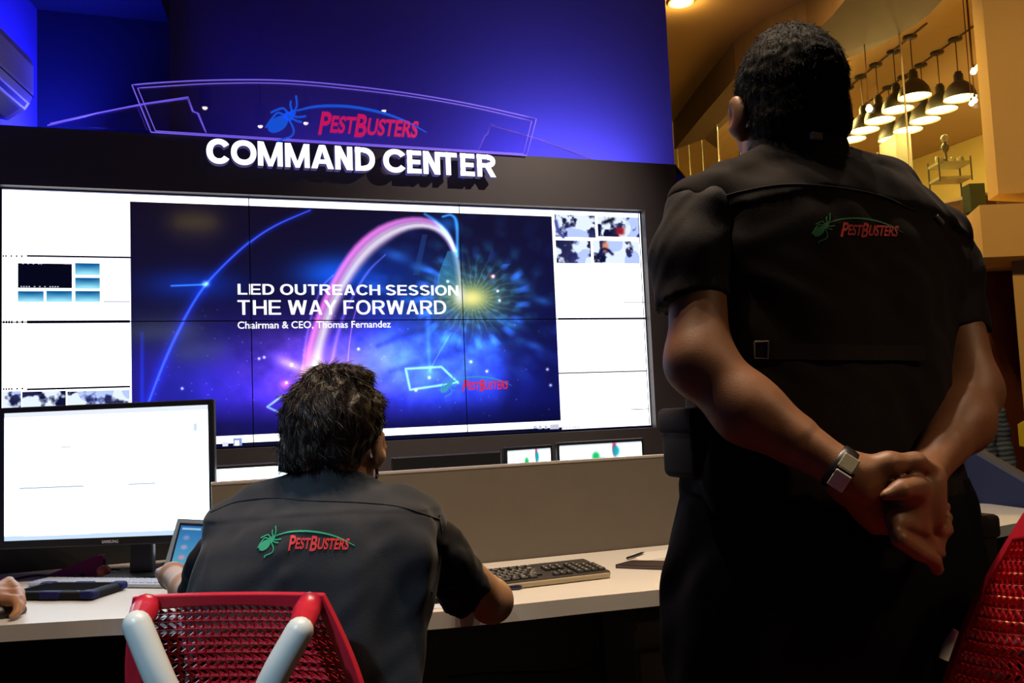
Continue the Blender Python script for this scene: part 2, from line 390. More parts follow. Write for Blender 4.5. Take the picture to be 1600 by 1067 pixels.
# ------------------------------------------------------------------ picture painting (display content)
def noise2(shape, cell, seed, octv=3):
    r = np.random.default_rng(seed); h, w_ = shape; out = np.zeros(shape); amp = 1; tot = 0
    for o_ in range(octv):
        c = cell/(2**o_); gh, gw = int(h/c)+3, int(w_/c)+3; g = r.random((gh, gw))
        yy = np.arange(h)/c; xx = np.arange(w_)/c; y0 = yy.astype(int); x0 = xx.astype(int)
        fy = (yy-y0)[:, None]; fx = (xx-x0)[None]; fy = fy*fy*(3-2*fy); fx = fx*fx*(3-2*fx)
        a = g[y0][:, x0]; b = g[y0][:, x0+1]; c_ = g[y0+1][:, x0]; d = g[y0+1][:, x0+1]
        out += amp*((a*(1-fx)+b*fx)*(1-fy)+(c_*(1-fx)+d*fx)*fy); tot += amp; amp *= .5
    return out/tot
class Paint:
    def __init__(s, PX, PY): s.X, s.Y = PX, PY; s.C = np.zeros(PX.shape+(3,))
    def add(s, a, c): s.C += np.clip(a, 0, None)[..., None]*np.array(c)
    def over(s, a, c): a = np.clip(a, 0, 1)[..., None]; s.C = s.C*(1-a)+a*np.array(c)
    def blob(s, cx, cy, rx, ry, c, k=1.0, ang=0.0):
        dx, dy = s.X-cx, s.Y-cy; ca, sa = math.cos(ang), math.sin(ang)
        s.add(k*np.exp(-(((dx*ca+dy*sa)/rx)**2+((-dx*sa+dy*ca)/ry)**2)), c)
    def dist(s, pts, wd, smooth=True, n=40):
        """min over segments of distance / local width"""
        P = np.array(bez([np.array(p[:2]) for p in pts], n) if smooth and len(pts) > 2 else pts, float)[:, :2]
        W = np.interp(np.linspace(0, 1, len(P)), np.linspace(0, 1, len(wd)), wd) if hasattr(wd, '__len__') else np.full(len(P), wd)
        x0, x1 = P[:, 0].min()-5*W.max(), P[:, 0].max()+5*W.max(); y0, y1 = P[:, 1].min()-5*W.max(), P[:, 1].max()+5*W.max()
        mk = (s.X > x0) & (s.X < x1) & (s.Y > y0) & (s.Y < y1); X, Y = s.X[mk], s.Y[mk]; best = np.full(X.shape, 99.); sgn = np.zeros(X.shape)
        for i in range(len(P)-1):
            a, b = P[i], P[i+1]; e = b-a; L2 = (e**2).sum()+1e-9; t = np.clip(((X-a[0])*e[0]+(Y-a[1])*e[1])/L2, 0, 1)
            d = np.hypot(X-a[0]-t*e[0], Y-a[1]-t*e[1])/(W[i]+(W[i+1]-W[i])*t); m_ = d < best
            best = np.where(m_, d, best); sgn = np.where(m_, np.sign(e[0]*(Y-a[1])-e[1]*(X-a[0])), sgn)
        D = np.full(s.X.shape, 99.); D[mk] = best; G = np.zeros(s.X.shape); G[mk] = sgn
        return D, G
    def stroke(s, pts, wd, c, k=1.0, over=False, smooth=True):
        D, _ = s.dist(pts, wd, smooth); a = k*np.exp(-D*D)
        (s.over if over else s.add)(a, c)
    def quad(s, pts, c, k=1.0):
        """filled convex polygon, clockwise on the picture"""
        a = np.ones(s.X.shape); n = len(pts)
        for i in range(n):
            (x0, y0), (x1, y1) = pts[i], pts[(i+1) % n]; L = math.hypot(x1-x0, y1-y0)
            a = np.minimum(a, np.clip(((x1-x0)*(s.Y-y0)-(y1-y0)*(s.X-x0))/L/.8+.5, 0, 1))
        s.over(a*k, c); return a
    def tris(s, V, T, c, k=1.0):
        a = np.zeros(s.X.shape)
        H, W_ = s.X.shape
        return a

def lin(c):
    c = np.clip(c, 0, 1); return np.where(c <= .04045, c/12.92, ((c+.055)/1.055)**2.4)

def raster(V, T, H, W_, ss=3):
    """coverage of triangles given in cell coordinates (x right, y down)"""
    A = np.zeros((H*ss, W_*ss), bool); V = V*ss
    for t in T:
        p = V[t]; x0, y0 = np.floor(p.min(0)).astype(int); x1, y1 = np.ceil(p.max(0)).astype(int)
        x0, y0 = max(x0, 0), max(y0, 0); x1, y1 = min(x1, W_*ss-1), min(y1, H*ss-1)
        if x1 < x0 or y1 < y0: continue
        X, Y = np.meshgrid(np.arange(x0, x1+1)+.5, np.arange(y0, y1+1)+.5)
        (ax, ay), (bx, by), (cx, cy) = p
        d1 = (bx-ax)*(Y-ay)-(by-ay)*(X-ax); d2 = (cx-bx)*(Y-by)-(cy-by)*(X-bx); d3 = (ax-cx)*(Y-cy)-(ay-cy)*(X-cx)
        A[y0:y1+1, x0:x1+1] |= ((d1 >= 0) & (d2 >= 0) & (d3 >= 0)) | ((d1 <= 0) & (d2 <= 0) & (d3 <= 0))
    return A.reshape(H, ss, W_, ss).mean((1, 3))

def screen_mesh(name, P00, P10, P01, C, mt, parent, label=None):
    """fine grid from corner P00 (top left) along P10 (right) and P01 (down) carrying the picture C (H,W,3) in linear light"""
    H, W_ = C.shape[:2]; P00, P10, P01 = map(lambda p: np.array(p, float), (P00, P10, P01))
    u = np.linspace(0, 1, W_+1)[None, :, None]; v = np.linspace(0, 1, H+1)[:, None, None]
    V = (P00+(P10-P00)*u+(P01-P00)*v).reshape(-1, 3)
    i = np.arange(H)[:, None]*(W_+1)+np.arange(W_)[None]
    Q = np.stack([i, i+W_+1, i+W_+2, i+1], -1).reshape(-1, 4)
    off = np.array(wloc(parent)); me = bpy.data.meshes.new(name)
    me.vertices.add(len(V)); me.vertices.foreach_set('co', (V-off).astype(np.float32).ravel())
    me.loops.add(Q.size); me.loops.foreach_set('vertex_index', Q.astype(np.int32).ravel())
    me.polygons.add(len(Q)); me.polygons.foreach_set('loop_start', np.arange(0, Q.size, 4, dtype=np.int32)); me.polygons.foreach_set('loop_total', np.full(len(Q), 4, dtype=np.int32))
    me.update(calc_edges=True)
    a = me.color_attributes.new('picture', 'FLOAT_COLOR', 'CORNER')
    Cc = np.concatenate([C, np.ones(C.shape[:2]+(1,))], -1).reshape(-1, 1, 4).repeat(4, 1)
    a.data.foreach_set('color', Cc.astype(np.float32).ravel())
    me.materials.append(mt); o = bpy.data.objects.new(name, me); col.objects.link(o); o.parent = parent
    if label: o['label'] = label
    return o

# ---- the six-panel picture, laid out on the wall's own cells
NU, NV = 1512, 570
_x = (np.arange(NU)+.5)/NU*3*PW; _z = WB+2*PH-(np.arange(NV)+.5)/NV*2*PH
WX, WZ = np.meshgrid(_x, _z)
_d = np.stack([WX, np.full_like(WX, 0), WZ], -1)-CAM
_w = _d@FF; PX = 800+FPX*(_d@RR)/_w; PY = 533.5-FPX*(_d@UU)/_w
def cell(x, y):
    p = at_y(x, y, 0.0); return np.array([p[0]/(3*PW)*NU, (WB+2*PH-p[2])/(2*PH)*NV])
pt = Paint(PX, PY)
pt.C[:] = (1.25, 1.28, 1.32)                       # white desktop
def cq(x0, y0, x1, y1):                             # axis-aligned box on the wall given by two photo corners
    a, b = cell(x0, y0), cell(x1, y1); return [int(round(v)) for v in (a[0], a[1], b[0], b[1])]
# -- slide
sx0, sy0 = cell(203.5, 400)[0], cell(500, 324.5)[1]; sx1 = cell(864, 400)[0]; sy1 = cell(600, 670)[1]
sl = (np.arange(NU)[None] > sx0) & (np.arange(NU)[None] < sx1) & (np.arange(NV)[:, None] > sy0) & (np.arange(NV)[:, None] < sy1)
ps = Paint(PX, PY); v01 = np.clip((PY-310)/370, 0, 1); u01 = np.clip((PX-200)/665, 0, 1)
ps.C[:] = np.stack([.055+.03*(1-v01)-.02*u01, .035+.02*(1-u01)*v01+.02, .13+.17*v01+.05*u01], -1)
n1 = noise2((NV, NU), 90, 3, 4); n2 = noise2((NV, NU), 30, 5, 4); n3 = noise2((NV, NU), 14, 9, 2)
ps.add(np.exp(-((PX-430)/260)**2-((PY-610)/85)**2)*(.35+n1), (.16, .08, .52))
ps.add(np.exp(-((PX-500)/110)**2-((PY-575)/60)**2)*(.3+n2), (.45, .25, .62))
ps.add(np.exp(-((PX-640)/120)**2-((PY-575)/55)**2)*(.3+n1), (.10, .25, .95))
ps.add(np.exp(-((PX-690)/90)**2-((PY-560)/60)**2)*(.2+n2), (.25, .45, .75))
ps.blob(730, 590, 80, 60, (.08, .10, .45), .55)
ps.blob(300, 445, 70, 22, (.0, .12, .42), .9); ps.blob(300, 600, 90, 60, (.05, .08, .32), .6)
ps.blob(520, 428, 55, 26, (.02, .30, .75), .9); ps.blob(620, 440, 70, 60, (.0, .10, .30), .8)
ps.blob(600, 560, 60, 50, (.15, .30, .9), .5)
# burst with swirling cells round the bright point
cx, cy = 738, 466; dx, dy = PX-cx, (PY-cy)*1.12; r_ = np.hypot(dx, dy)+1e-3; th = np.arctan2(dy, dx)
sw = np.sin(th*13+6*np.log(r_/20))*np.sin(np.log(r_/8)*11-2*th); fall = np.exp(-(r_/95)**2)
ps.add(np.clip(sw, 0, 1)*fall*(.3+n3)*.8, (.10, .40, .50))
ps.add(np.clip(np.sin(th*31+n2*6), 0, 1)**2*np.exp(-(r_/50)**2), (.30, .42, .22))
ps.add(np.clip(np.sin(th*19+2.5*np.log(r_/10))+.1, 0, 1)*np.clip(np.sin(np.log(r_)*9), 0, 1)*np.exp(-((r_-85)/60)**2)*np.where(dy > -60, 1, .3), (.10, .26, .62))
for px_, py_, pr in ((800,505,12),(835,540,10),(760,540,14),(640,470,12),(660,420,10),(620,400,14),(810,440,12),(845,470,10),(590,450,12),(700,530,14),(780,500,9)):
    ps.blob(px_, py_, pr*1.5, pr*.6, (.12, .36, .62), .55, .3)
# dark spiral arms
for pts, wd in (([(745,490),(775,510),(800,545),(806,590),(790,640)], [3, 8, 12, 14, 10]), ([(738,492),(735,520),(715,545),(680,560),(610,580)], [2, 6, 9, 9, 5]),
                ([(725,482),(690,510),(640,520),(590,540)], [2, 5, 7, 4]), ([(765,480),(820,500),(850,540),(860,600)], [2, 5, 8, 8])):
    D, _ = ps.dist(pts, wd); a = .32*np.exp(-(D**2)); ps.over(a, (.05, .06, .22))
# long thin arc on the left
ps.stroke([(484,328),(430,352),(388,380),(340,425),(310,462),(280,515),(255,570),(228,640)], [.9, 1.3, 1.6, 1.6, 1.8, 2.4, 2, 1.5], (.16, .30, .85), .9)
ps.stroke([(484,328),(430,352),(388,380),(340,425),(310,462),(280,515),(255,570),(228,640)], [5, 5, 6, 7, 9, 12, 10, 8], (.02, .08, .40), .7)
ps.stroke([(268,447),(318,445)], 1.4, (.2, .5, .9), .8, smooth=False); ps.blob(322, 444, 5, 4, (.6, .8, .9), .9); ps.stroke([(222,520),(222,636)], 3, (.0, .12, .5), .6, smooth=False)
# pink-white ribbon arch
rib = [(487,600),(494,545),(510,490),(535,437),(565,394),(598,366),(634,350),(668,349),(694,364),(710,395),(716,440),(717,462)]
D, G = ps.dist(rib, [15, 16, 15, 15, 16, 15, 11, 9, 7, 5, 4, 3]); body = np.clip(1.15-D, 0, 1)
ps.over(np.clip(body*1.6, 0, .92)*np.where(G < 0, 1, .55), (.78, .48, .86))
ps.add(np.exp(-((D-.75)/.25)**2)*np.where(G < 0, 1, .0)*np.clip((720-PX)/150, 0, 1), (.35, .10, .25))
D2, _ = ps.dist([(p[0]+3, p[1]+4) for p in rib], [8, 7, 6, 6, 7, 7, 5, 4, 4, 3, 3, 2]); ps.over(.85*np.exp(-D2*D2), (.97, .95, 1.0))
ps.stroke([(512,600),(528,520),(548,470),(575,425),(602,398)], [3, 3, 2, 2, 1], (.45, .30, .70), .6)
ps.stroke([(470,590),(480,520),(500,455),(520,430)], [2, 2, 2, 1], (.55, .35, .75), .5)
ps.stroke([(540,600),(548,520),(560,470)], [1, 1, 1], (.8, .35, .8), .5)
ps.blob(490, 578, 17, 26, (.55, .45, .75), .7); ps.blob(455, 570, 22, 8, (.65, .6, .95), .8, .4)
# cyan veils
ps.stroke([(664,334),(682,346),(700,366),(712,395)], [2, 3, 4, 3], (.15, .55, .85), .8)
ps.stroke([(692,338),(706,336),(714,350),(715,400)], [1.5, 2, 3, 2], (.18, .60, .9), .9); ps.blob(700, 350, 14, 12, (.05, .35, .65), .6)
ps.quad([(700,392),(717,394),(718,470),(682,462),(685,430)], (.25, .62, .85), .55)
ps.stroke([(672,580),(669,520),(672,480),(684,430)], [3, 4, 5, 4], (.10, .30, .75), .7); ps.stroke([(672,578),(690,545),(705,520)], [1, 1, 1], (.3, .6, .9), .4)
ps.quad([(660,366),(668,366),(655,430),(645,430)], (.15, .30, .6), .45)
# outlined frames
for pts in ([(634,576),(690,573),(716,598),(641,609),(634,576)], [(440,619),(417,636),(442,648)]):
    ps.stroke(pts, 1.7, (.45, .85, 1.0), .9, smooth=False)
# bright core
for rx_, ry_, kk, cc in ((75, 58, .38, (.22, .52, .55)), (50, 34, .55, (.52, .66, .40)), (28, 18, .8, (.92, .90, .50)), (15, 10, .9, (1.0, .98, .62))):
    ps.over(kk*np.exp(-((PX-736)/rx_)**2-((PY-466)/ry_)**2), cc)
ps.over(.9*np.exp(-((PX-718)/7)**2-((PY-462)/14)**2), (.95, .97, 1.0))
for px_, py_ in ((770,432),(777,455),(780,470),(671,590),(560,545),(455,570),(735,565),(760,580),(855,577),(860,602),(404,560),(412,558),(285,607),(447,598),(700,440),(650,610)):
    ps.blob(px_, py_, 2.2, 2.2, (.9, .9, 1.0), .9)
ps.blob(769, 432, 4, 3, (.9, .3, .3), .8); ps.blob(445, 600, 8, 6, (.6, .2, .7), .8)
for _ in range(130):
    ps.blob(RNG.uniform(240, 860), RNG.uniform(480, 660), 1.0, 1.0, (.5, .5, .8), RNG.uniform(.1, .5))
ps.C = np.where((np.clip((PY-625)/40, 0, 1)*np.clip(1-abs(PX-560)/330, 0, 1))[..., None] > 0, ps.C*(1-.45*np.clip((PY-625)/40, 0, 1))[..., None], ps.C)
# slide lettering
def put(paint, body, x0, x1, top, base, c, bold=.012, k=1.0):
    """text whose box runs from photo x0 to x1, top and base lines given as ((x,y)) at the left end and at the right end"""
    V, T = glyphs(body, bold) if bold >= 0 else block_line(body, -bold); a, b, q = cell(x0, base), cell(x1, base), cell(x0, top)
    V = fit2(V, a[0], b[0], a[1], q[1]); paint.over(raster(V, T, NV, NU)*k, c)
put(ps, 'LED OUTREACH SESSION', 372, 717, 443.5, 461, (1.05, 1.05, 1.08), -.17)
put(ps, 'THE WAY FORWARD', 372, 698, 469, 493, (1.05, 1.05, 1.08), -.15)
put(ps, 'Chairman & CEO, Thomas Fernandez', 372, 611, 501.5, 515, (1.0, 1.0, 1.03), .018)
EMB = emblem()
o_ = cell(723, 609.5); e_ = cell(794, 607.5); sc_ = e_[0]-o_[0]
for (V, T), c in ((EMB[1], (.25, .62, .80)), (EMB[2], (.20, .62, .70)), (EMB[0], (.92, .16, .20))):
    ps.over(raster(np.stack([o_[0]+V[:, 0]*sc_, o_[1]-V[:, 1]*sc_*.95], 1), T, NV, NU), c)
pt.C = np.where(sl[..., None], ps.C, pt.C)
# -- bars under the slide: white strip, then the dark task bar with its small signs
yb0, yb1 = int(cell(600, 681.5)[1]), NV
mk = (np.arange(NV)[:, None] > yb0) & (np.arange(NU)[None] > sx0-999) & (np.arange(NU)[None] < sx1+2)
pt.C = np.where(mk[..., None], np.array((.03, .035, .16)), pt.C)
for x0, y0, x1, y1, c in ((365,685,378,699,(.55,.62,.9)), (367.5,689,374,696,(1,1,1)), (348,691,356,697,(.9,.9,1)), (833,666,838,669,(.8,.8,.9)), (841,665.5,846,670,(.8,.8,.9)), (850,665.5,855,670,(.8,.8,.9)), (859,664,873,670,(.8,.8,.9))):
    a = cq(x0, y0, x1, y1); pt.C[max(a[1],0):a[3]+1, a[0]:a[2]+1] = c
# -- left column
def bar(x0, x1, y, h, c=(.05, .05, .14), dots=False):
    a, b = cell(x0, y), cell(x1, y); y_ = int(a[1]); h_ = max(1, int(round(h/370*NV)))
    if dots:
        for q in range(int(a[0]), int(b[0]), 5):
            if (q*7919) % 11 > 3: pt.C[y_:y_+h_, q:q+3] = c
    else: pt.C[y_:y_+h_, max(0, int(a[0])):int(b[0])] = c
for y in (399, 502, 607): bar(42, 204, y, 2.3); bar(4, 40, y, 2.3, dots=True)
bar(162, 204, 471.5, 1.4, (.35, .4, .5))
a = cq(27, 411, 112.5, 450.5); pt.C[a[1]:a[3], a[0]:a[2]] = (.02, .025, .10)
bar(30, 66, 412, 1.5, (.8, .8, .9), True); bar(100, 112, 412, 1.5, (.8, .8, .9)); bar(28, 95, 447.5, 1.5, (.8, .8, .9), True)
for x0, y0, x1, y1 in ((117,411,156,430.5), (117,434,156,451.5), (27,455,68,472.5), (72,455,112.5,472.5), (117,455,156,472.5)):
    a = cq(x0, y0, x1, y1); hh = a[3]-a[1]; ww = a[2]-a[0]; g = np.linspace(0, 1, hh)[:, None]+.25*np.sin(np.linspace(0, 3.14, ww))[None]*np.linspace(-1, 1, hh)[:, None]
    g = np.clip(g, 0, 1)[..., None]; pt.C[a[1]:a[3], a[0]:a[2]] = (1-g)*np.array((.08, .38, .62))+g*np.array((.62, .92, 1.0))
# -- camera feeds: blotchy room views
def feed(x0, y0, x1, y1, seed, amt=.52, tint=(.05, .07, .22)):
    a = cq(x0, y0, x1, y1); a[0] = max(a[0], 0); hh, ww = a[3]-a[1], a[2]-a[0]; n = noise2((hh, ww), 26, seed, 4); q = noise2((hh, ww), 60, seed+1, 2)
    k = np.clip((n-amt)*9, 0, 1)[..., None]; c = np.array((.92, .97, 1.05))*(1-k)+k*(np.array(tint)+.45*np.clip(q-.35, 0, 1)[..., None]*np.array((1., .9, 1.1)))
    c = np.where((q > .62)[..., None], c*np.array((.80, .84, 1.0)), c); pt.C[a[1]:a[3], a[0]:a[2]] = c
feed(866, 334, 931, 371, 21, .55); feed(933, 337, 999, 371, 34, .60); feed(868, 375, 924, 412, 47, .47); feed(926, 375, 1000, 412, 58, .60)
feed(3, 612, 32, 640, 61, .6); feed(34, 612, 103, 650, 66, .46); feed(105, 612, 203, 650, 77, .52)
pq = Paint(PX, PY); pq.C = pt.C
pq.over(np.exp(-((PX-969)/7)**4-((PY-361)/6)**4), (.62, .10, .16)); pq.over(np.exp(-((PX-946)/5)**4-((PY-386)/8)**4), (.92, .58, .42))
pq.stroke([(936,397),(943,389),(950,391),(957,397)], 2.2, (.06, .10, .30), over=True); pq.stroke([(868,345),(872,360),(880,370)], 3, (.25, .28, .62), over=True)
pq.stroke([(945,347),(958,342)], 3, (.05, .06, .12), over=True, smooth=False); pt.C = pq.C
# -- right column
for y in (497.5, 582.5): bar(872, 1012, y, 2.0, (.10, .13, .20))
bar(975, 1010, 472.5, 1.3, (.25, .3, .4)); bar(985, 1014, 640, 1.4, (.3, .35, .45)); bar(876, 905, 668, 3, (.7, .72, .8), True)
xb = int(cell(1003.5, 450)[0]); pt.C[:, xb:xb+2] = (.05, .12, .35)
pt.C[:2] = (.5, .52, .7); pt.C[-3:] = (.03, .04, .2)
# letters' white and paper-white windows glow beyond display white
LIN = lin(pt.C); over_ = np.clip(pt.C.min(-1)-.97, 0, .4)[..., None]; LIN = LIN*(1+over_*4.0)
M_screen = screen_mat('lit display', .06, .10)
names = [['top left', 'top middle', 'top right'], ['bottom left', 'bottom middle', 'bottom right']]
shows = [['top left video wall panel, white windows with small blue thumbnails on its left half', 'top middle video wall panel, showing the pink arch and the words over it', 'top right video wall panel, with the camera feeds along its right side'],
         ['bottom left video wall panel, behind the big white desk monitor', 'bottom middle video wall panel, behind the head of the seated person', 'bottom right video wall panel, with the small red lettering at the end of the slide']]
for r in range(2):
    for c in range(3):
        x0, x1 = c*PW+.0012, (c+1)*PW-.0012; z1 = WB+(2-r)*PH-.0012; z0 = z1-PH+.0024
        t = thing('video_wall_panel', shows[r][c], 'display panel', ((x0+x1)/2, .02, z0), 'panels of the video wall')
        MB().box((x0, -.001, z0), (x1, .058, z1)).build('casing', M_black, t)
        tile = LIN[r*NV//2:(r+1)*NV//2, c*NU//3:(c+1)*NU//3]
        screen_mesh('screen', (x0+.001, -.0022, z1-.001), (x1-.001, -.0022, z1-.001), (x0+.001, -.0022, z0+.001), tile, M_screen, t)

# ================================================================== SIGNS ON THE HOUSING
M_letter = mat('lit white letter face', (.9, .9, .95), .4, emit=(.93, .95, 1.0), es=1.5)
M_lside = mat('letter return', (.55, .55, .62), .4, emit=(.25, .22, .9), es=.12)
M_edge = mat('edge-lit acrylic edge', (.5, .4, .9), .3, emit=(.20, .12, .85), es=.8)
M_edge2 = mat('faint edge-lit acrylic edge', (.4, .3, .9), .3, emit=(.10, .06, .62), es=.6)
M_ebug = mat('lit blue acrylic', (.02, .10, .6), .4, emit=(.008, .10, .80), es=.75)
M_etext = mat('lit magenta acrylic', (.5, .02, .12), .4, emit=(.62, .008, .12), es=.8)

def ribbon3(V, T, fmap, thick):
    """solid plate from a flat glyph: front, back and rim; fmap(u,v)->front point, thick = offset vector"""
    F3 = np.array([fmap(u, v) for u, v in V]); B3 = F3+np.array(thick); n = len(V)
    ed = {}
    for t in T:
        for i in range(3):
            e = (int(t[i]), int(t[(i+1) % 3])); ed[e] = 1
    faces = [tuple(t) for t in T]+[tuple(reversed([int(i)+n for i in t])) for t in T]
    for (a, b) in ed:
        if (b, a) not in ed: faces.append((b, a, a+n, b+n))
    return np.vstack([F3, B3]), faces

# COMMAND CENTER: stand-off letters
YL = -.125
sign = thing('sign_lettering', 'glowing white COMMAND CENTER letters on the charcoal header', 'sign', at_y(540, 250, YL))
boxes = [('C',322.5,358.5),('O',361,401),('M',403,442),('M',445.5,484),('A',486,521.5),('N',523.5,551),('D',555,586),('C',598.5,633.5),('E',636,658.5),('N',661,687.5),('T',686.5,714),('E',719,741.5),('R',745,774.5)]
zb = (at_y(340, 254.5, YL)[2]+at_y(760, 277, YL)[2])/2; zt = (at_y(340, 217.5, YL)[2]+at_y(760, 241.5, YL)[2])/2
for ch, a, b in boxes:
    xa, xb_ = at_y(a, 245, YL)[0], at_y(b, 255, YL)[0]; ch_h = zt-zb
    V, T = block(ch, (xb_-xa)/ch_h, .225 if ch != 'M' else .21); V = V*ch_h+np.array((xa, zb))
    P, Fc = ribbon3(V, T, lambda u, v: (u, YL, v), (0, .045, 0))
    L = mobj('letter', P, Fc, M_letter, sign)
    L.data.materials.append(M_lside); nT = len(T)
    for i, p in enumerate(L.data.polygons):
        if i >= nT: p.material_index = 1
    mb = MB()
    fx = .12 if ch not in 'TCOA' else .5; fz = .5 if ch not in 'CO' else .06
    mb.tube([(xa+(xb_-xa)*fx, YL+.04, zb+ch_h*fz), (xa+(xb_-xa)*fx, YF+.002, zb+ch_h*fz)], .004, 6)
    mb.build('standoff', M_chrome, L)

# clear acrylic crest with the emblem, standing on the header
YA = -.062
def px_y(pts, Y): return [at_y(x, y, Y) for x, y in pts]
outer = [(236,206.5),(206,132.5)]+[(p[0], p[1]) for p in bez([(206,132.5),(250,129),(320,125.5),(400,124.5),(470,127),(560,135.5),(650,147.5),(740,163.5),(838,185.5)], 40)][1:]+[(823,243)]
crest = thing('acrylic_sign', 'large clear acrylic crest with blue bug and red lettering over the white letters', 'sign', at_y(520, 230, YA))
P = px_y(outer, YA)
MB().extrude(P, (0, .008, 0)).build('panel', M_clear, crest)
cen = np.mean(P, 0)
inner = [(243,204.5),(215,137.5)]+[(p[0], p[1]) for p in bez([(215,137.5),(260,134.5),(320,131),(400,129.5),(470,132),(560,140.5),(650,152),(740,168),(831,189)], 40)][1:]+[(818,240.5)]
mb = MB(); mb.tube(P+[P[0]], .0030, 6); mb.build('lit_rim', M_edge, crest)
Q_ = px_y(inner, YA-.003); mb = MB(); mb.tube(Q_+[Q_[0]], .0024, 6); mb.build('engraved_line', M_edge, crest)
o_ = at_y(497, 204.5, YA-.004); e_ = at_y(655, 214.5, YA-.004); sx = (e_[0]-o_[0])
fm = lambda u, v: (o_[0]+sx*u, YA-.006, o_[2]+(e_[2]-o_[2])*u+v*sx*.93)
for nm, (V, T), mm in (('bug_emblem', EMB[1], M_ebug), ('swoosh', EMB[2], M_ebug), ('lettering', EMB[0], M_etext)):
    P3, Fc = ribbon3(V, T, fm, (0, .006, 0)); mobj(nm, P3, Fc, mm, crest)
# two smaller wings behind the crest
YW = .02
def wing(label, pts, mm):
    t = thing('acrylic_sign', label, 'sign', at_y(*pts[0], YW)); Pw = px_y(pts, YW)
    MB().extrude(Pw, (0, .008, 0)).build('panel', M_clear, t)
    mb = MB(); mb.tube(Pw, .003, 6); mb.build('lit_rim', mm, t)
    c = np.mean(Pw, 0); mb = MB(); mb.tube([c+(p-c)*np.array((.975, 1, .90))+np.array((0, -.004, 0)) for p in Pw], .0022, 6); mb.build('engraved_line', mm, t)
wing('left clear acrylic wing rising behind the tilted end of the crest', [(74,196),(150,177),(225,162),(294,151.5),(302,174),(310,177),(322,207)], M_edge)
wing('faint right clear acrylic wing tapering down along the header', [(747,236),(757,212),(761,209.5),(766,194),(840,217),(928,251)], M_edge2)

# track spots over the desks (seen again as reflections in the acrylic crest)
M_bulb = mat('lamp glass', (1, 1, 1), .4, emit=(1, .88, .78), es=9)
track = thing('track_rail', 'black lighting track hanging over the desks', 'track light rail', (1.5, -2.95, 3.95))
MB().box((-.3, -2.97, 3.93), (3.6, -2.93, 3.97)).build('rail', M_softblack, track)
for xr_ in (.2, 3.0): MB().tube([(xr_,-2.95,3.96),(xr_,-2.95,4.5)], .006, 6).build('suspension_rod', M_softblack, track)
for px_, py_ in ((320,168),(407,197),(478,192),(600,173)):
    pw = at_y(px_, py_, YA); d = pw-CAM; d[1] = -d[1]; t_ = (-2.95-YA)/d[1]; q = pw+d*t_
    s = thing('track_spot', 'black cylinder spot lamp on the ceiling track', 'spot lamp', q, 'track spots over the desks')
    MB().lathe(q, [(.035, .002), (.04, .0), (.042, .16), (.02, .17)], 16, capt=True).build('housing', M_softblack, s)
    MB().lathe(q, [(.0, -.014), (.012, -.011), (.019, -.003), (.020, .003)], 16, capt=True).build('lamp_glass', M_bulb, s)
    MB().tube([q+np.array((0, 0, .16)), (q[0], -2.95, 3.94)], .006, 6).build('stem', M_softblack, s)
    lamp('track_spot_light', 'SPOT', (q[0], q[1], q[2]-.03), 75, (1.0, .78, .56), (q[0]+.35, q[1]+.75, 0), spot_size=1.7, spot_blend=.7, shadow_soft_size=.02)

# long tube lamps far behind, which glint in the dark glass of the display
for (px_, py_, Yt, L_, cc) in ((256,516,-8.5,.9,(.75,.9,.85)), (302,549,-8.5,.5,(.75,.9,.85)), (323,544,-8.5,.5,(.75,.9,.85)), (305,346,-7.0,.5,(1,.72,.1)), (330,430,-8.0,.0,(1,.8,.4))):
    if L_ == 0: continue
    pw = at_y(px_, py_, 0); d = pw-CAM; d[1] = -d[1]; q = pw+d*(Yt/d[1])
    t = thing('tube_lamp', 'slim ceiling lamp tube at the back of the room', 'lamp', q, 'tube lamps behind the desks')
    MB().box((q[0]-L_/2, q[1]-.04, q[2]), (q[0]+L_/2, q[1]+.04, q[2]+.04)).build('housing', M_softblack, t)
    MB().tube([(q[0]-L_/2+.02, q[1], q[2]-.005), (q[0]+L_/2-.02, q[1], q[2]-.005)], .022, 8).build('tube', mat('tube glow '+str(cc), cc, .4, emit=cc, es=9), t)
    MB().tube([(q[0], q[1], q[2]+.03), (q[0], q[1], max(q[2]+.1, 4.5))], .005, 6).build('suspension_rod', M_softblack, t)

# ================================================================== DESKS
M_desk = mat('white desk laminate', (.74, .71, .66), .38, var=.02, scale=8)
M_part = mat('grey-beige partition laminate', (.15, .125, .098), .5, var=.08, scale=14, bump=.08, bscale=60, aniso=(3, 3, 30))
M_cap = mat('partition trim', (.42, .38, .34), .4)
YP = -1.82
edge = [(-.24,-1.885),(.05,-1.935),(.34,-2.0),(.474,-2.035),(.624,-2.082),(.9,-2.22),(1.08,-2.315),(1.235,-2.377),(1.422,-2.397),(1.606,-2.406),(1.82,-2.42),(2.1,-2.40),(2.45,-2.33)]
edge = [p[:2] for p in bez([(x, y, 0) for x, y in edge], 60)]
desk = thing('desk', 'long white curved desk carrying the keyboard and the big monitor', 'desk', (.9, -1.9, 0))
top = edge+[(2.45, YP-.004), (.80, YP-.004), (.80, -1.16), (-.16, -1.16)]
MB().prism(top, .703, .74).build('desktop', M_desk, desk)
for x, y in ((-.12,-1.5),(.15,-1.35),(2.3,-1.95)): MB().box((x-.03, y-.03, 0), (x+.03, y+.03, .703)).build('leg', M_softblack, desk)
MB().box((-.15, -1.19, .12), (.8, -1.165, .70)).build('modesty_panel', M_softblack, desk)
part = thing('desk_partition', 'grey-beige partition rising behind the keyboard', 'partition', (1.7, YP, 0))
MB().box((.80, YP, .0), (3.0, YP+.028, 1.010)).build('panel', M_part, part)
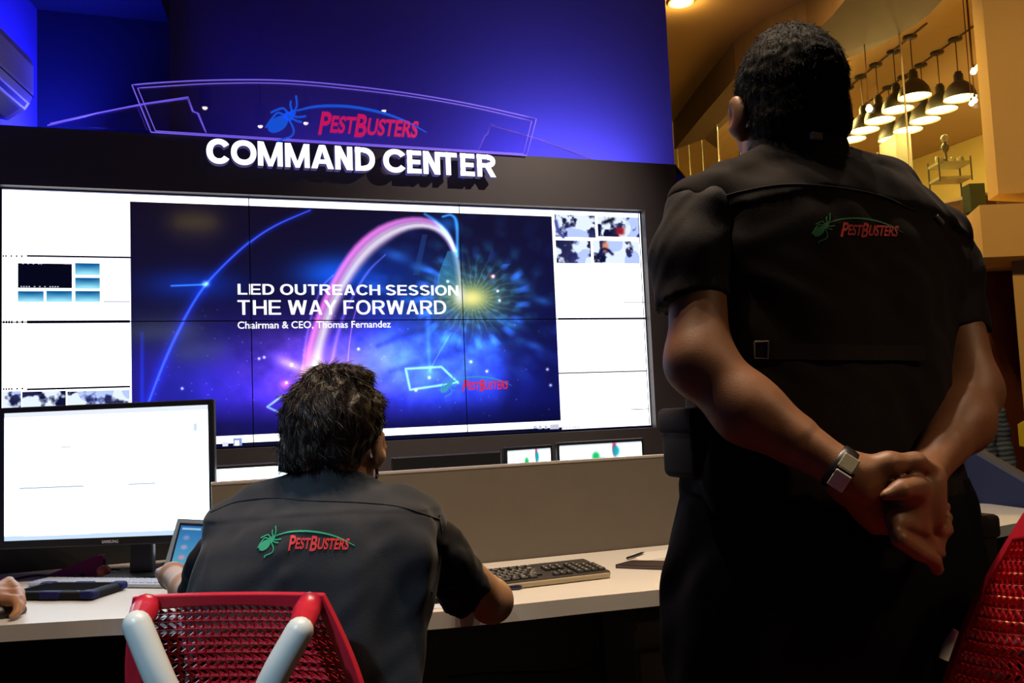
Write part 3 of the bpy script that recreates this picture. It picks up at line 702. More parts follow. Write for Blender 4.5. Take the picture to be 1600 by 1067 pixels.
MB().rbox((.80, YP-.002, 1.010), (3.0, YP+.030, 1.018), .002).build('trim', M_cap, part, label='pale trim along the top')
ret = thing('desk_partition', 'dark low partition behind the big white monitor', 'partition', (0, -1.14, 0))
MB().box((-.16, -1.155, .0), (.80, -1.13, .93)).build('panel', M_softblack, ret)
# second row of desks beyond the partition, carrying the small monitors
d2 = thing('desk', 'far white desk hidden behind the partition, under the small monitors', 'desk', (1.6, -1.2, 0))
MB().box((.85, -1.62, .70), (3.0, -.72, .735)).build('desktop', M_desk, d2)
for x, y in ((.9,-1.58),(.9,-.76),(2.95,-1.58),(2.95,-.76)): MB().box((x-.025, y-.025, 0), (x+.025, y+.025, .70)).build('leg', M_softblack, d2)

# pedestal of drawers under the desk at the right
ped = at_z(1003, 1035, .42); M_ped = mat('taupe metal', (.30, .24, .17), .5)
pd = thing('drawer_pedestal', 'dim taupe drawer pedestal under the right end of the desk', 'cabinet', (2.05, -2.0, 0))
c0 = at_d(1003, 990, 2.45); px0 = c0[0]
MB().box((px0, -2.06, .03), (px0+.42, -1.86, .56)).build('body', M_ped, pd)
for z0, z1 in ((.04,.19),(.20,.35),(.36,.50)):
    dr = MB().rbox((px0+.006, -2.08, z0), (px0+.414, -2.06, z1), .004).build('drawer', M_ped, pd)
    MB().rbox((px0+.15, -2.088, z1-.03), (px0+.27, -2.08, z1-.02), .002).build('handle', M_softblack, dr)
MB().rbox((px0-.004, -2.085, .56), (px0+.424, -1.86, .585), .004).build('top', M_ped, pd)
cb = [at_d(x, y, d) for x, y, d in ((918,985,2.2),(932,1000,2.22),(928,1030,2.25),(880,1048,2.3),(760,1052,2.35),(700,1058,2.35))]
P = bez(cb, 40); P = [np.array((p[0], max(min(p[1], -1.9), -2.3), p[2])) for p in P]
tag(MB().tube(P, .004, 6).build('cable', M_black, smooth=True), 'black cable looping below the desk top', 'cable')

# ================================================================== MONITORS
def paper_pic(W_, H, fn):
    p = Paint(*np.meshgrid((np.arange(W_)+.5)/W_, (np.arange(H)+.5)/H)); p.C[:] = (1.2, 1.2, 1.25); fn(p); L_ = lin(p.C)
    return L_*(1+np.clip(p.C.min(-1)-.97, 0, .4)[..., None]*np.array((7.0, 9.0, 11.0)))
def rect(p, x0, y0, x1, y1, c, k=1.0):
    mk = (p.X >= x0) & (p.X <= x1) & (p.Y >= y0) & (p.Y <= y1); p.C[mk] = p.C[mk]*(1-k)+np.array(c)*k
M_mscreen = screen_mat('monitor picture', .05, .2)
def monitor(label, c, yaw, W_, H, pic, foot_z, bez_=.016, stand=(0, .16), group=None, logo=None, chin=None, mat_c=None, base=(.26, .19)):
    """c = middle of the front face; yaw turns it about the vertical (0 faces -y)"""
    R = rotz(yaw); c = np.array(c, float); mc = mat_c or M_black
    t = thing('monitor', label, 'monitor', (c[0], c[1], foot_z), group); chin = chin or bez_*1.4
    MB().rbox((-W_/2, 0, -H/2), (W_/2, .022, H/2), .004, R, c).rbox((-W_/2+.04, .02, -H/2+.04), (W_/2-.04, .05, H/2-.04), .012, R, c).build('casing', mc, t)
    f = lambda x, y, z: R@np.array((x, y, z))+c
    if pic is not None:
        screen_mesh('screen', f(-W_/2+bez_, -.0012, H/2-bez_), f(W_/2-bez_, -.0012, H/2-bez_), f(-W_/2+bez_, -.0012, -H/2+chin), pic, M_mscreen, t)
    fz = foot_z-c[2]; sx_, dy_ = stand
    mb = MB(); mb.rbox((sx_-.035, .05, fz+.01), (sx_+.035, .075, -H/2+.16), .006, R, c); mb.build('stand_neck', mc, t)
    MB().rbox((sx_-base[0]/2, .06-base[1]/2, fz), (sx_+base[0]/2, .06+base[1]/2, fz+.014), .006, R, c).build('stand_base', mc, t)
    if logo:
        V, T = glyphs(logo, .01); V = fit2(V, -.024, .024, -H/2+chin*.32, -H/2+chin*.68); P3, Fc = ribbon3(V, T, lambda u, v: f(u+.01, -.0012, v), R@np.array((0, .001, 0)))
        mobj('logo', P3, Fc, mat('silver print', (.6, .6, .62), .4), t)
    return t, f
def mon_main(p):
    rect(p, 0, 0, 1, .035, (.92, .95, 1.0)); rect(p, .0, .965, 1, 1, (.70, .82, 1.0), .8)
    rect(p, .075, .588, .39, .602, (.62, .72, .80)); rect(p, .60, .588, .74, .598, (.68, .76, .84)); rect(p, .39, .46, .61, .605, (1.02, 1.02, 1.03)); rect(p, .395, .47, .605, .6, (1.2, 1.2, 1.25))
    rect(p, .28, .278, .33, .288, (.80, .84, .9)); rect(p, .77, .24, .86, .42, (1.0, 1.0, 1.04)); rect(p, .93, .14, .945, .2, (.82, .9, 1.0)); rect(p, .095, .80, .42, .97, (1.0, 1.0, 1.02)); rect(p, .1, .81, .415, .97, (1.2, 1.2, 1.25))
    for i in range(5): rect(p, .12+.05*i, .84, .15+.05*i, .846, (.9, .92, .97))
ya = math.radians(-22); mc_ = at_d(166, 741, 2.6)
monitor('big black monitor with a bright white screen at the left', mc_, ya, .628, .404, paper_pic(300, 190, mon_main), .74, .016, stand=(.075, .1), logo='SAMSUNG', chin=.024, base=(.19, .17))
# the small monitors of the far row, only their upper part above the partition
def mon_map(seed):
    def fn(p):
        rect(p, 0, 0, 1, .025, (.85, .9, .95))
        for x, y, rx, ry, c in ((.43,.20,.05,.08,(.05,.75,.35)),(.50,.27,.08,.05,(.1,.8,.45)),(.66,.10,.03,.13,(.75,.1,.35)),(.68,.13,.045,.09,(.05,.7,.75)),(.55,.35,.06,.04,(.2,.8,.4)),(.3,.5,.1,.06,(.3,.8,.5))):
            p.over(np.exp(-(((p.X-x)/rx)**2+((p.Y-y)/ry)**2)**2)*.95, c)
    return fn
def far_mon(label, x0, x1, ytop0, Y, H, pic, yaw=0.0, **k):
    a, b = at_y(x0, ytop0, Y), at_y(x1, ytop0, Y); W_ = (b[0]-a[0])/math.cos(yaw)
    zt_ = at_y((x0+x1)/2, k.pop('ymid'), Y)[2]
    return monitor(label, ((a[0]+b[0])/2, Y, zt_-H/2), yaw, W_, H, pic, .735, .012, **k)
far_mon('far monitor with a white screen beside the big monitor', 262, 455, 725, -1.42, .27, paper_pic(120, 90, lambda p: None), ymid=726)
far_mon('far black monitor switched off behind the seated person', 612, 783, 710, -1.30, .28, None, ymid=710)
far_mon('angled far monitor with green and purple map patches', 784, 868, 697, -1.12, .26, paper_pic(160, 120, mon_map(1)), yaw=.28, ymid=697)
far_mon('widest far monitor with green and purple map, next to the standing person', 869, 1006, 688, -1.12, .27, paper_pic(200, 130, mon_map(2)), ymid=688)

# ================================================================== THINGS ON THE DESK
ZD = .74
# keyboard
kR = at_z(955, 903, ZD); kB = at_z(945, 873, ZD); kb_yaw = math.radians(2.0); KW, KD = .455, .155
kf = kR+np.array((-KW*math.cos(kb_yaw), -KW*math.sin(kb_yaw), 0)); R = rotz(kb_yaw)@rotx(math.radians(4.0))
kc = np.array((kf[0], kf[1], ZD+.002))
key = thing('keyboard', 'black keyboard with a beige front edge on the white desk', 'keyboard', kc+R@np.array((KW/2, KD/2, 0)))
M_kb = mat('keyboard shell', (.05, .045, .04), .4); M_key = mat('keycap', (.02, .019, .018), .35); M_leg = mat('key print', (.75, .7, .6), .5)
MB().rbox((0, 0, .002), (KW, KD*2.0-.155, .017), .005, R, kc).build('shell', M_kb, key)
MB().rbox((.004, -.004, .0), (KW-.004, .004, .013), .003, R, kc).build('front_edge', mat('beige plastic', (.42, .34, .22), .4), key, label='beige front edge')
proto = None; nk = 0
def add_key(x, y, wd, dp=.0150):
    global nk
    nk += 1
    k = MB().rbox((x, y, .016), (x+wd, y+dp, .0235), .002, R, kc, seg=1).build('key', M_key, key)
    if nk % 1 == 0:
        V, T = glyphs('EFHKLTMNPRAS'[nk % 12], .02); V = fit2(V, x+wd*.28, x+wd*.62, y+.0055, y+.0115); P3, Fc = ribbon3(V, T, lambda u, v: R@np.array((u, v, .0238))+kc, R@np.array((0, 0, -.0002)))
        mobj('key_print', P3, Fc, M_leg, k)
rows = [(.010, [.0215]*3+[.105]+[.0215]*3), (.0285, [.036]+[.0165]*10+[.042]), (.047, [.030]+[.0165]*11+[.030]), (.0655, [.024]+[.0165]*12+[.024]), (.084, [.0165]*13+[.034])]
for y, ws in rows:
    x = .010
    for wd in ws: add_key(x, y, wd); x += wd+.0023
for i in range(12): add_key(.010+i*.0235, .112, .0165)
for j in range(2):
    for i in range(3): add_key(.302+i*.0185, .0655+j*.0185, .0160)
for i in range(3): add_key(.302+i*.0185, .010, .0160)
add_key(.3205, .0285, .0160)
for j in range(5):
    for i in range(4):
        if nk < 100: add_key(.366+i*.0205, .010+j*.0185, .0180)
# pen
p0, p1 = at_z(778, 920, ZD+.006), at_z(815, 917, ZD+.006)
pen = thing('pen', 'dark pen lying in front of the keyboard', 'pen', (p0+p1)/2*np.array((1, 1, 0))+np.array((0, 0, ZD)))
d = (p1-p0)/np.linalg.norm(p1-p0); MB().tube([p0-d*.09, p0], .0045, 8).build('barrel', M_white, pen, label='white barrel'); MB().tube([p0, p1-d*.01, p1], [.0055, .0055, .003], 8).build('cap', mat('dark blue plastic', (.01, .015, .05), .3), pen)
# dark folder, sheet of paper and ballpoint near the standing person
f0, f1 = at_z(962, 888, ZD), at_z(1090, 893, ZD); f2 = at_z(975, 879, ZD)
fd = thing('folder', 'flat dark brown folder at the right of the keyboard', 'folder', f0)
e = f1-f0; e /= np.linalg.norm(e); q = np.array((-e[1], e[0], 0))
M_fold = mat('dark brown card', (.035, .022, .022), .5)
MB().extrude([f0+(0,0,.0005), f0+e*.26+(0,0,.0005), f0+e*.26+q*.10+(0,0,.0005), f0+q*.075+e*.02+(0,0,.0005)], (0, 0, .010)).build('cover', M_fold, fd)
MB().extrude([f0+e*.004-q*.0006+(0,0,.004), f0+e*.255-q*.0006+(0,0,.004), f0+e*.255+q*.01+(0,0,.004), f0+e*.004+q*.01+(0,0,.004)], (0, 0, .003)).build('paper_edge', mat('grey card', (.12, .09, .09), .6), fd)
s0 = [at_z(x, y, ZD) for x, y in ((985,866),(1060,857),(1075,866),(1000,878))]
tag(MB().extrude([p+np.array((0,0,.0004)) for p in s0], (0, 0, .0006)).build('sheet_of_paper', mat('paper', (.80, .77, .72), .8), origin=s0[0]), 'loose white sheet of paper against the partition', 'paper')
p0, p1 = at_z(980, 872, ZD+.006), at_z(1003, 864, ZD+.006)
bp_ = thing('ballpoint_pen', 'slim dark ballpoint on the sheet by the partition', 'pen', p0); MB().tube([p0, p1], .0035, 8).build('barrel', M_black, bp_); MB().tube([p1, p1+(p1-p0)*.18], [.003, .0008], 8).build('tip', M_chrome, bp_)
tag(MB().rbox((0, 0, 0), (.025, .012, .012), .003, None, at_y(1046, 707, YP+.01)*np.array((1,1,0))+np.array((0,0,1.018))).build('cable_clip', M_white), 'small white clip on the partition edge beside the standing person', 'clip')
# sheet under the seated person's arm
s1 = [at_z(x, y, ZD) for x, y in ((640,925),(705,915),(735,948),(665,952))]
tag(MB().extrude([p+np.array((0,0,.0004)) for p in s1], (0, 0, .0006)).build('sheet_of_paper', mat('bluish paper', (.60, .68, .80), .7), origin=s1[0]), "bluish sheet of paper under the seated person's right arm", 'paper')

# rugged tablet
tb = [at_z(x, y, ZD) for x, y in ((34,938),(145,938),(193,917),(190,909),(75,908),(45,920))]
tabl = thing('tablet', 'black rugged tablet with dark blue corners lying on the desk', 'tablet', np.mean(tb, 0))
M_rug = mat('rugged black rubber', (.005, .005, .007), .7, spec=.2); M_rb = mat('dark blue rubber', (.008, .009, .09), .6, spec=.2)
tc_ = np.mean([tb[0], tb[1], tb[2], tb[4]], 0); ux = tb[1]-tb[0]; ux /= np.linalg.norm(ux); uy = np.array((-ux[1], ux[0], 0)); Rt = np.stack([ux, uy, np.array((0, 0, 1.))], 1)
tW = .245; tH = .145; tc_ = (tb[0]+tb[2])/2*np.array((1,1,0))+np.array((0,0,ZD))-uy*.022
MB().rbox((-tW/2, -tH/2, .001), (tW/2, tH/2, .022), .009, Rt, tc_, 3).build('case', M_rug, tabl)
for sx_ in (-1, 1):
    for sy_ in (-1, 1): MB().rbox((sx_*(tW/2-.017)-.02, sy_*(tH/2-.014)-.017, .003), (sx_*(tW/2-.017)+.02, sy_*(tH/2-.014)+.017, .0245), .008, Rt, tc_, 3).build('corner_bumper', M_rb, tabl, label='dark blue corner bumper')
for y0_, y1_ in ((-tH/2-.003, -tH/2+.02), (tH/2-.02, tH/2+.003)): MB().rbox((-.03, y0_, .003), (.03, y1_, .0235), .006, Rt, tc_, 3).build('edge_grip', M_rb, tabl, label='dark blue edge grip')
MB().rbox((-tW/2+.022, -tH/2+.020, .0215), (tW/2-.022, tH/2-.020, .0228), .003, Rt, tc_).build('glass', mat('dark tablet glass', (.006, .006, .008), .12), tabl)
MB().rbox((.07, -tH/2+.009, .0222), (.078, -tH/2+.014, .0235), .001, Rt, tc_).build('button', mat('grey button', (.3, .3, .32), .5), tabl)
# flat grey keyboard behind the tablet
k0, k1, k2 = at_z(38, 918, ZD), at_z(250, 921, ZD), at_z(40, 906, ZD)
gk = thing('keyboard', 'slim pale grey keyboard behind the rugged tablet', 'keyboard', k0)
ux = k1-k0; L_ = np.linalg.norm(ux); ux /= L_; uy = np.array((-ux[1], ux[0], 0)); Rk = np.stack([ux, uy, np.array((0, 0, 1.))], 1); M_gk = mat('pale grey plastic', (.50, .55, .66), .4)
MB().rbox((0, .0, .001), (L_, .075, .013), .005, Rk, k0+uy*.01).build('shell', M_gk, gk)
mb = MB()
for j in range(4):
    for i in range(18): mb.rbox((.012+i*(L_-.024)/18, .008+j*.0155, .012), (.012+(i+.88)*(L_-.024)/18, .008+j*.0155+.013, .0155), .0015, Rk, k0+uy*.01, 1)
tag(mb.build('keys', mat('grey keycap', (.50, .54, .64), .4), gk), kind='stuff')
# purple folder leaning in the dark behind
pf = [at_d(x, y, d) for x, y, d in ((72,904,2.66),(148,901,2.66),(150,878,2.70))]
fo = thing('file_box', 'dull purple folder leaning in the dark under the big monitor', 'folder', pf[0])
b0 = at_z(75, 903, ZD); b1 = at_z(163, 899, ZD); u_ = b1-b0; u_ /= np.linalg.norm(u_)
v0 = np.array((b0[0], b0[1], ZD+.001)); v1 = v0+u_*.16
ht = .055; MB().extrude([v0, v1, v1+np.array((0, .02, ht)), v1+np.array((0,.02,ht))-u_*.02, v0+np.array((0, .004, .008))], (-u_[1]*.02, u_[0]*.02, 0)).build('cover', mat('purple card', (.24, .012, .11), .5), fo)
MB().extrude([v1+u_*.002, v1+u_*.006, v1+u_*.006+np.array((0,.02,ht*.8)), v1+u_*.002+np.array((0,.02,ht*.8))], (-u_[1]*.018, u_[0]*.018, 0)).build('spine', mat('dark purple card', (.05, .004, .03), .5), fo)
rd = at_z(162, 901, ZD)
tag(MB().lathe(rd+np.array((.0, .0, .0)), [(.012, 0), (.018, .008), (.020, .02), (.014, .03), (.0, .034)], 14, capb=True).build('desk_toy', mat('dull red rubber', (.40, .08, .04), .5), smooth=True, origin=rd), 'small rounded reddish thing beside the purple folder', 'trinket')
# upright ultra-small computer next to the seated person
pc = [at_d(x, y, d) for x, y, d in ((247,916,2.42),(297,919,2.42),(320,811,2.46),(271,812,2.46))]
hp = thing('handheld_computer', 'upright pale blue handheld computer showing a blue screen', 'handheld computer', pc[0])
bl = at_z(247, 917, ZD); dd = float((bl-CAM)@FF)
BL, BRr, TL = bl, at_d(330, 922, dd-.02), at_d(276, 810, dd+.06)
ux = BRr-BL; hpW = np.linalg.norm(ux); ux /= hpW; uy = TL-BL; uy -= ux*(uy@ux)*.0; hpH = np.linalg.norm(uy); uy /= hpH; un = np.cross(ux, uy); un /= np.linalg.norm(un)
M_hp = mat('pale blue-grey plastic', (.30, .40, .50), .35)
def fp(a, b, c): return BL+ux*a*hpW+uy*b*hpH+un*c
MB().extrude([fp(0,0,0), fp(1,0,0), fp(1,1,0), fp(.02,1,0)], -un*.018).build('casing', M_hp, hp)
MB().extrude([fp(.1,.16,.0015), fp(.95,.16,.0015), fp(.95,.94,.0015), fp(.09,.94,.0015)], -un*.001).build('bezel', mat('dark blue bezel', (.02,.03,.06), .3), hp)
def hp_pic(p):
    p.C[:] = np.stack([.16+.22*p.Y, .42+.26*p.Y, .66+.12*p.Y], -1); rect(p, .05, .04, .5, .08, (.6, .75, .85)); rect(p, 0, .93, 1, 1, (.55, .72, .82))
    for i, y in enumerate((.25, .45, .66)): p.over(np.exp(-(((p.X-.2)/.08)**2+((p.Y-y)/.05)**2)**2), ((.5,.55,.75),(.6,.6,.75),(.75,.55,.65))[i])
pp = Paint(*np.meshgrid((np.arange(60)+.5)/60, (np.arange(70)+.5)/70)); hp_pic(pp)
screen_mesh('screen', fp(.13,.90,.0024), fp(.92,.90,.0024), fp(.14,.20,.0024), lin(pp.C), M_mscreen, hp)
MB().extrude([fp(.06,.03,.002), fp(.95,.03,.002), fp(.95,.13,.002), fp(.06,.13,.002)], -un*.002).build('key_row', mat('slate keys', (.06,.10,.16), .4), hp)
MB().extrude([fp(.2,0,-.019), fp(.8,0,-.019), fp(.8,.5,-.019), fp(.2,.5,-.019)], -un*.002+np.array((0,.0,0))).extrude([fp(.25,.5,-.018), fp(.75,.5,-.018), fp(.75,.49,-.03), fp(.25,.49,-.03)], np.array((.0,.06,-hpH*.5*uy[2]))).build('prop', M_hp, hp)
# cables in the dark behind the big monitor
cb = [at_z(x, y, ZD+.006) for x, y in ((20,905),(60,899),(110,902),(160,890),(240,893),(262,898))]
tag(MB().tube(bez(cb, 30), .0035, 6).build('cable', M_black, smooth=True), 'thin black cable behind the pale grey keyboard', 'cable')

# ================================================================== AIR CONDITIONER on the left wall
def pj(P):
    d = np.asarray(P, float)-CAM; w_ = d@FF; return 800+FPX*(d@RR)/w_, 533.5-FPX*(d@UU)/w_
lo_, hi_ = 0.0, 3.0
for _ in range(40):
    s_ = (lo_+hi_)/2
    if pj(np.array((*(p_in-dl*s_+nl*.17)[:2], 2.6)))[0] > 39: lo_ = s_
    else: hi_ = s_
pe = p_in-dl*s_; zz = 2.5
lo_, hi_ = 2.3, 3.2
for _ in range(40):
    zz = (lo_+hi_)/2
    if pj(np.array((*(pe+nl*.10)[:2], zz)))[1] > 188: lo_ = zz
    else: hi_ = zz
M_ac = mat('off-white appliance plastic', (.50, .48, .45), .4)
ac = thing('air_conditioner', 'off-white wall air conditioner high on the blue side wall', 'air conditioner', (*(pe-dl*.45)[:2], zz))
prof = [(.002,.02),(.10,.0),(.17,.045),(.19,.075),(.205,.12),(.205,.24),(.19,.28),(.14,.30),(.002,.30)]
def acp(a, b, s): return pe-dl*s+nl*a+np.array((0, 0, zz+b))
def acpart(pr, s0, s1): return MB().extrude([acp(a, b, s0) for a, b in pr], -dl*(s1-s0))
acpart(prof, 0, .92).build('casing', M_ac, ac)
acpart([(.055,.004),(.11,-.004),(.166,.036),(.163,.044),(.11,.012),(.055,.012)], .05, .87).build('louvre', mat('grey louvre', (.25, .25, .26), .4), ac)
acpart([(.176,.052),(.186,.068),(.189,.066),(.179,.050)], .03, .89).build('slot', M_softblack, ac)
acpart([(.205,.10),(.208,.10),(.208,.105),(.205,.105)], .0, .92).build('panel_gap', M_softblack, ac)

# ================================================================== MEZZANINE, PILLAR, DOOR on the right
ZM = 2.69; ZS = 4.16
front = [at_z(x, y, ZS) for x, y in ((1054,234),(1100,178),(1150,120),(1205,85),(1262,62),(1300,25),(1322,-2),(1345,-60))]
back = [at_z(x, y, ZS) for x, y in ((1512,-70),(1490,-30),(1471,2),(1452,22),(1430,39),(1391,62),(1345,84),(1300,97),(1240,118),(1180,152),(1110,214))]
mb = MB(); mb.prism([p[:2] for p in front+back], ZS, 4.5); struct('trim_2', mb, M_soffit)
# inside of the glazed upper room
M_in = M_olive
struct('wall_mezzanine', MB().box((3.9, 7.6, ZM), (13, 7.8, 4.5)).box((10.5, -1, ZM), (10.7, 7.6, 4.5)), M_in)
slab = [at_z(x, y, ZM) for x, y in ((1054,455),(1150,395),(1250,360),(1350,338),(1447,321),(1516,307),(1560,300))]
far_ = [(13, slab[-1][1]-.3), (13, 7.7), (3.9, 7.7)]
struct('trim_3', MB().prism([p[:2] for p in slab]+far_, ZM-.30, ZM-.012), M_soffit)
MBs = MB()
for i in range(len(slab)-1):
    a, b = slab[i], slab[i+1]; MBs.extrude([(a[0],a[1],ZM-.045),(b[0],b[1],ZM-.045),(b[0],b[1],ZM+.012),(a[0],a[1],ZM+.012)], (.03, .05, 0))
struct('trim_4', MBs, mat('pale metal rail', (.55, .48, .28), .4))
# glass panes between the slab edge and the ceiling, each with a slim silvery joint
M_joint = mat('silvery glass joint', (.75, .72, .55), .2, metal=.6)
gl = [np.array((*p[:2], 0)) for p in bez([(p[0]+.02, p[1]+.03, 0) for p in slab], 36)]
acc = [0]
for i in range(1, len(gl)): acc.append(acc[-1]+np.linalg.norm(gl[i]-gl[i-1]))
def along(s): return np.array([np.interp(s, acc, [g[0] for g in gl]), np.interp(s, acc, [g[1] for g in gl]), 0])
npn = 9
for i in range(npn):
    a, b = along(acc[-1]*i/npn), along(acc[-1]*(i+1)/npn); e = (b-a)/np.linalg.norm(b-a); q = np.array((-e[1], e[0], 0))*.012
    w_ = MB().extrude([a+(0,0,ZM+.012), b+(0,0,ZM+.012), b+(0,0,4.499), a+(0,0,4.499)], q).build('window_%d' % (i+1), M_glass, origin=a+(0,0,ZM)); tag(w_, kind='structure')
    MB().tube([b+(0,0,ZM+.012), b+(0,0,4.499)], .008, 6).build('glass_joint', M_joint, w_)
    if i % 2 == 0: MB().tube([b+(0,0,ZM+.9), b+(0,0,ZM+.98)], .018, 8).build('glass_clip', M_chrome, w_)

# pillar and wall at the right
pl0 = at_z(1518, 60, 4.0); A0 = at_d(1545, 325, 6.15)
B0 = at_d(1562, 325, 5.95); 
dirn = np.array([RR[0], RR[1], 0]); dirn /= np.linalg.norm(dirn); fwd = np.array([FF[0], FF[1], 0]); fwd /= np.linalg.norm(fwd)
pil = [B0[:2], (B0+dirn*4)[:2], (B0+dirn*4+fwd*1.5)[:2], (A0+fwd*.0)[:2]]
struct('wall_right', MB().prism(pil, 2.46, 4.5), M_cream)
zb1 = at_d(1530, 405, 5.9)[2]; zb0 = at_d(1545, 322, 5.9)[2]
C0 = at_d(1531, 330, 5.85); C1 = at_d(1503, 345, 6.35)
blk = [C0[:2], (C0+dirn*4)[:2], (C0+dirn*4+fwd*1.6)[:2], (C1+fwd*.3)[:2], C1[:2]]
struct('wall_right_ledge', MB().prism(blk, zb1, zb0), M_cream)
# lower wall with the door
D0 = at_d(1593, 560, 6.0)
struct('wall_right_lower', MB().prism([D0[:2], (D0+dirn*4)[:2], (D0+dirn*4+fwd*.8)[:2], (D0+fwd*.8+dirn*.50)[:2]], 0, zb1), M_cream)
E0 = at_d(1536, 500, 6.5)
dr_ = MB().extrude([(E0-dirn*.02)*(1,1,0), (E0+dirn*.75)*(1,1,0), (E0+dirn*.75)*(1,1,0)+(0,0,zb1), (E0-dirn*.02)*(1,1,0)+(0,0,zb1)], fwd*.05).build('door_1', M_door); tag(dr_, kind='structure')
hh = at_d(1540, 508, 6.46); MB().tube([hh, hh+np.array((0, 0, -.05))], .010, 8).build('door_handle', M_chrome, dr_)
W0 = at_d(1500, 500, 6.6)
struct('wall_far', MB().extrude([(W0-dirn*2.2+fwd*.1)*(1,1,0), (E0+fwd*.06)*(1,1,0), (E0+fwd*.06)*(1,1,0)+(0,0,2.38), (W0-dirn*2.2+fwd*.1)*(1,1,0)+(0,0,2.38)], fwd*.1), mat('orange wall', (.60, .36, .14), .8))  # one even orange base colour
# yellow notice on the right wall
q = at_d(1591, 675, 5.9)
yn = tag(MB().extrude([q+np.array((0,0,-.09)), q+dirn*.14+np.array((0,0,-.12)), q+dirn*.14+np.array((0,0,.12)), q+np.array((0,0,.05))], -fwd*.004).build('notice', mat('yellow card', (.75, .70, .05), .6), origin=q), 'yellow notice cut by the right edge of the picture', 'notice')

# glowing panels added out of sight to brighten the upper room
for k_, (x, y) in enumerate(((1235,150),(1205,178))):
    p = at_z(x, y, 4.49); t = thing('fill_panel', ('nearer','farther')[k_]+' added glowing fill panel hidden behind the standing head', 'ceiling light', p)
    MB().box((p[0]-.32, p[1]-.32, 4.475), (p[0]+.32, p[1]+.32, 4.4995)).build('frame', M_white, t)
    MB().box((p[0]-.29, p[1]-.29, 4.470), (p[0]+.29, p[1]+.29, 4.476)).build('diffuser', mat('warm panel glow', (1, .9, .6), .5, emit=(1.0, .72, .22), es=70), t)
# furniture inside the glazed room
M_dkfr = mat('dark olive frame', (.05, .045, .02), .6)
def slab_box(name, label, cat, x0, y0, x1, y1, d, depth, mt):
    a, b = at_d(x0, y1, d), at_d(x1, y0, d); e = dirn*((b-a)@dirn); o = MB().extrude([a, a+e, a+e+(0,0,b[2]-a[2]), a+(0,0,b[2]-a[2])], fwd*depth).build(name, mt, origin=a)
    return tag(o, label, cat)
slab_box('cabinet', 'tall dark column of shelving in the upper room, left of the wall shelves', 'cabinet', 1406, 205, 1426, 312, 9.2, .4, M_dkfr)
slab_box('wall_picture', 'dark rectangle on the yellow upper wall, just right of the standing head', 'picture', 1322, 246, 1357, 285, 10.2, .03, mat('dark brown board', (.03, .02, .012), .5))
M_card = mat('pale carton', (.66, .58, .34), .8)
bx = thing('box', 'pale carton on the upper floor edge under the wall shelves', 'box', at_d(1420, 318, 7.8))
a, b = at_d(1420, 322, 7.8), at_d(1450, 302, 7.8); e = dirn*((b-a)@dirn)
MB().extrude([a, a+e, a+e+(0,0,b[2]-a[2]), a+(0,0,b[2]-a[2])], fwd*.3).build('carton', M_card, bx); MB().extrude([a+(0,0,b[2]-a[2])-dirn*.01, a+e+dirn*.01+(0,0,b[2]-a[2]), a+e+dirn*.01+(0,0,b[2]-a[2]+.025), a+(0,0,b[2]-a[2]+.025)-dirn*.01], fwd*.32).build('lid', M_white, bx)
slab_box('box', 'small pale carton beside the red flag', 'box', 1380, 272, 1393, 290, 8.6, .2, M_card)
# flag
fp_ = at_d(1373, 300, 8.4); ft = at_d(1371, 238, 8.4)
fl = thing('flag', 'small red and white flag hanging from a pole in the upper room', 'flag', fp_)
MB().tube([fp_, ft], .008, 8).build('pole', mat('flag pole metal', (.7, .68, .6), .3), fl)
cl = [(1373,240),(1376,250),(1380,270),(1381,282),(1377,283),(1372,262)]
MB().extrude([at_d(x, y, 8.38) for x, y in cl], fwd*.03).build('cloth', mat('red flag cloth', (.50, .03, .02), .8), fl)
MB().extrude([at_d(x, y, 8.385) for x, y in ((1372,262),(1377,283),(1374,290),(1371,288))], fwd*.025).build('white_band', mat('white flag cloth', (.8, .72, .6), .8), fl, label='white lower band')
# wall shelves with objects on them
M_sh = mat('shelf board', (.35, .33, .18), .5); M_frame = mat('shelf metal', (.10, .10, .06), .4)
sa, sb = at_d(1466, 258, 8.0), at_d(1518, 252, 8.0); sl_ = (sb-sa)@dirn; zs1 = (sa[2]+sb[2])/2; zs0 = zs1-.135
shf = thing('shelf_unit', 'two-tier wall shelf with bottles in the upper room by the pillar', 'shelf', (sa[0], sa[1], zs0))
for z in (zs1, zs0): MB().extrude([(sa[0],sa[1],z), (sa[0]+dirn[0]*sl_, sa[1]+dirn[1]*sl_, z), (sa[0]+dirn[0]*sl_, sa[1]+dirn[1]*sl_, z+.022), (sa[0],sa[1],z+.022)], fwd*.22).build('board', M_sh, shf)
mb = MB()
for t in (.02, .98):
    p = sa+dirn*sl_*t; mb.tube([(p[0], p[1], zs0-.02), (p[0], p[1], zs1+.06)], .007, 6); mb.tube([(p[0]+fwd[0]*.2, p[1]+fwd[1]*.2, ZM), (p[0]+fwd[0]*.2, p[1]+fwd[1]*.2, zs1+.06)], .008, 6)
mb.build('upright', M_frame, shf)
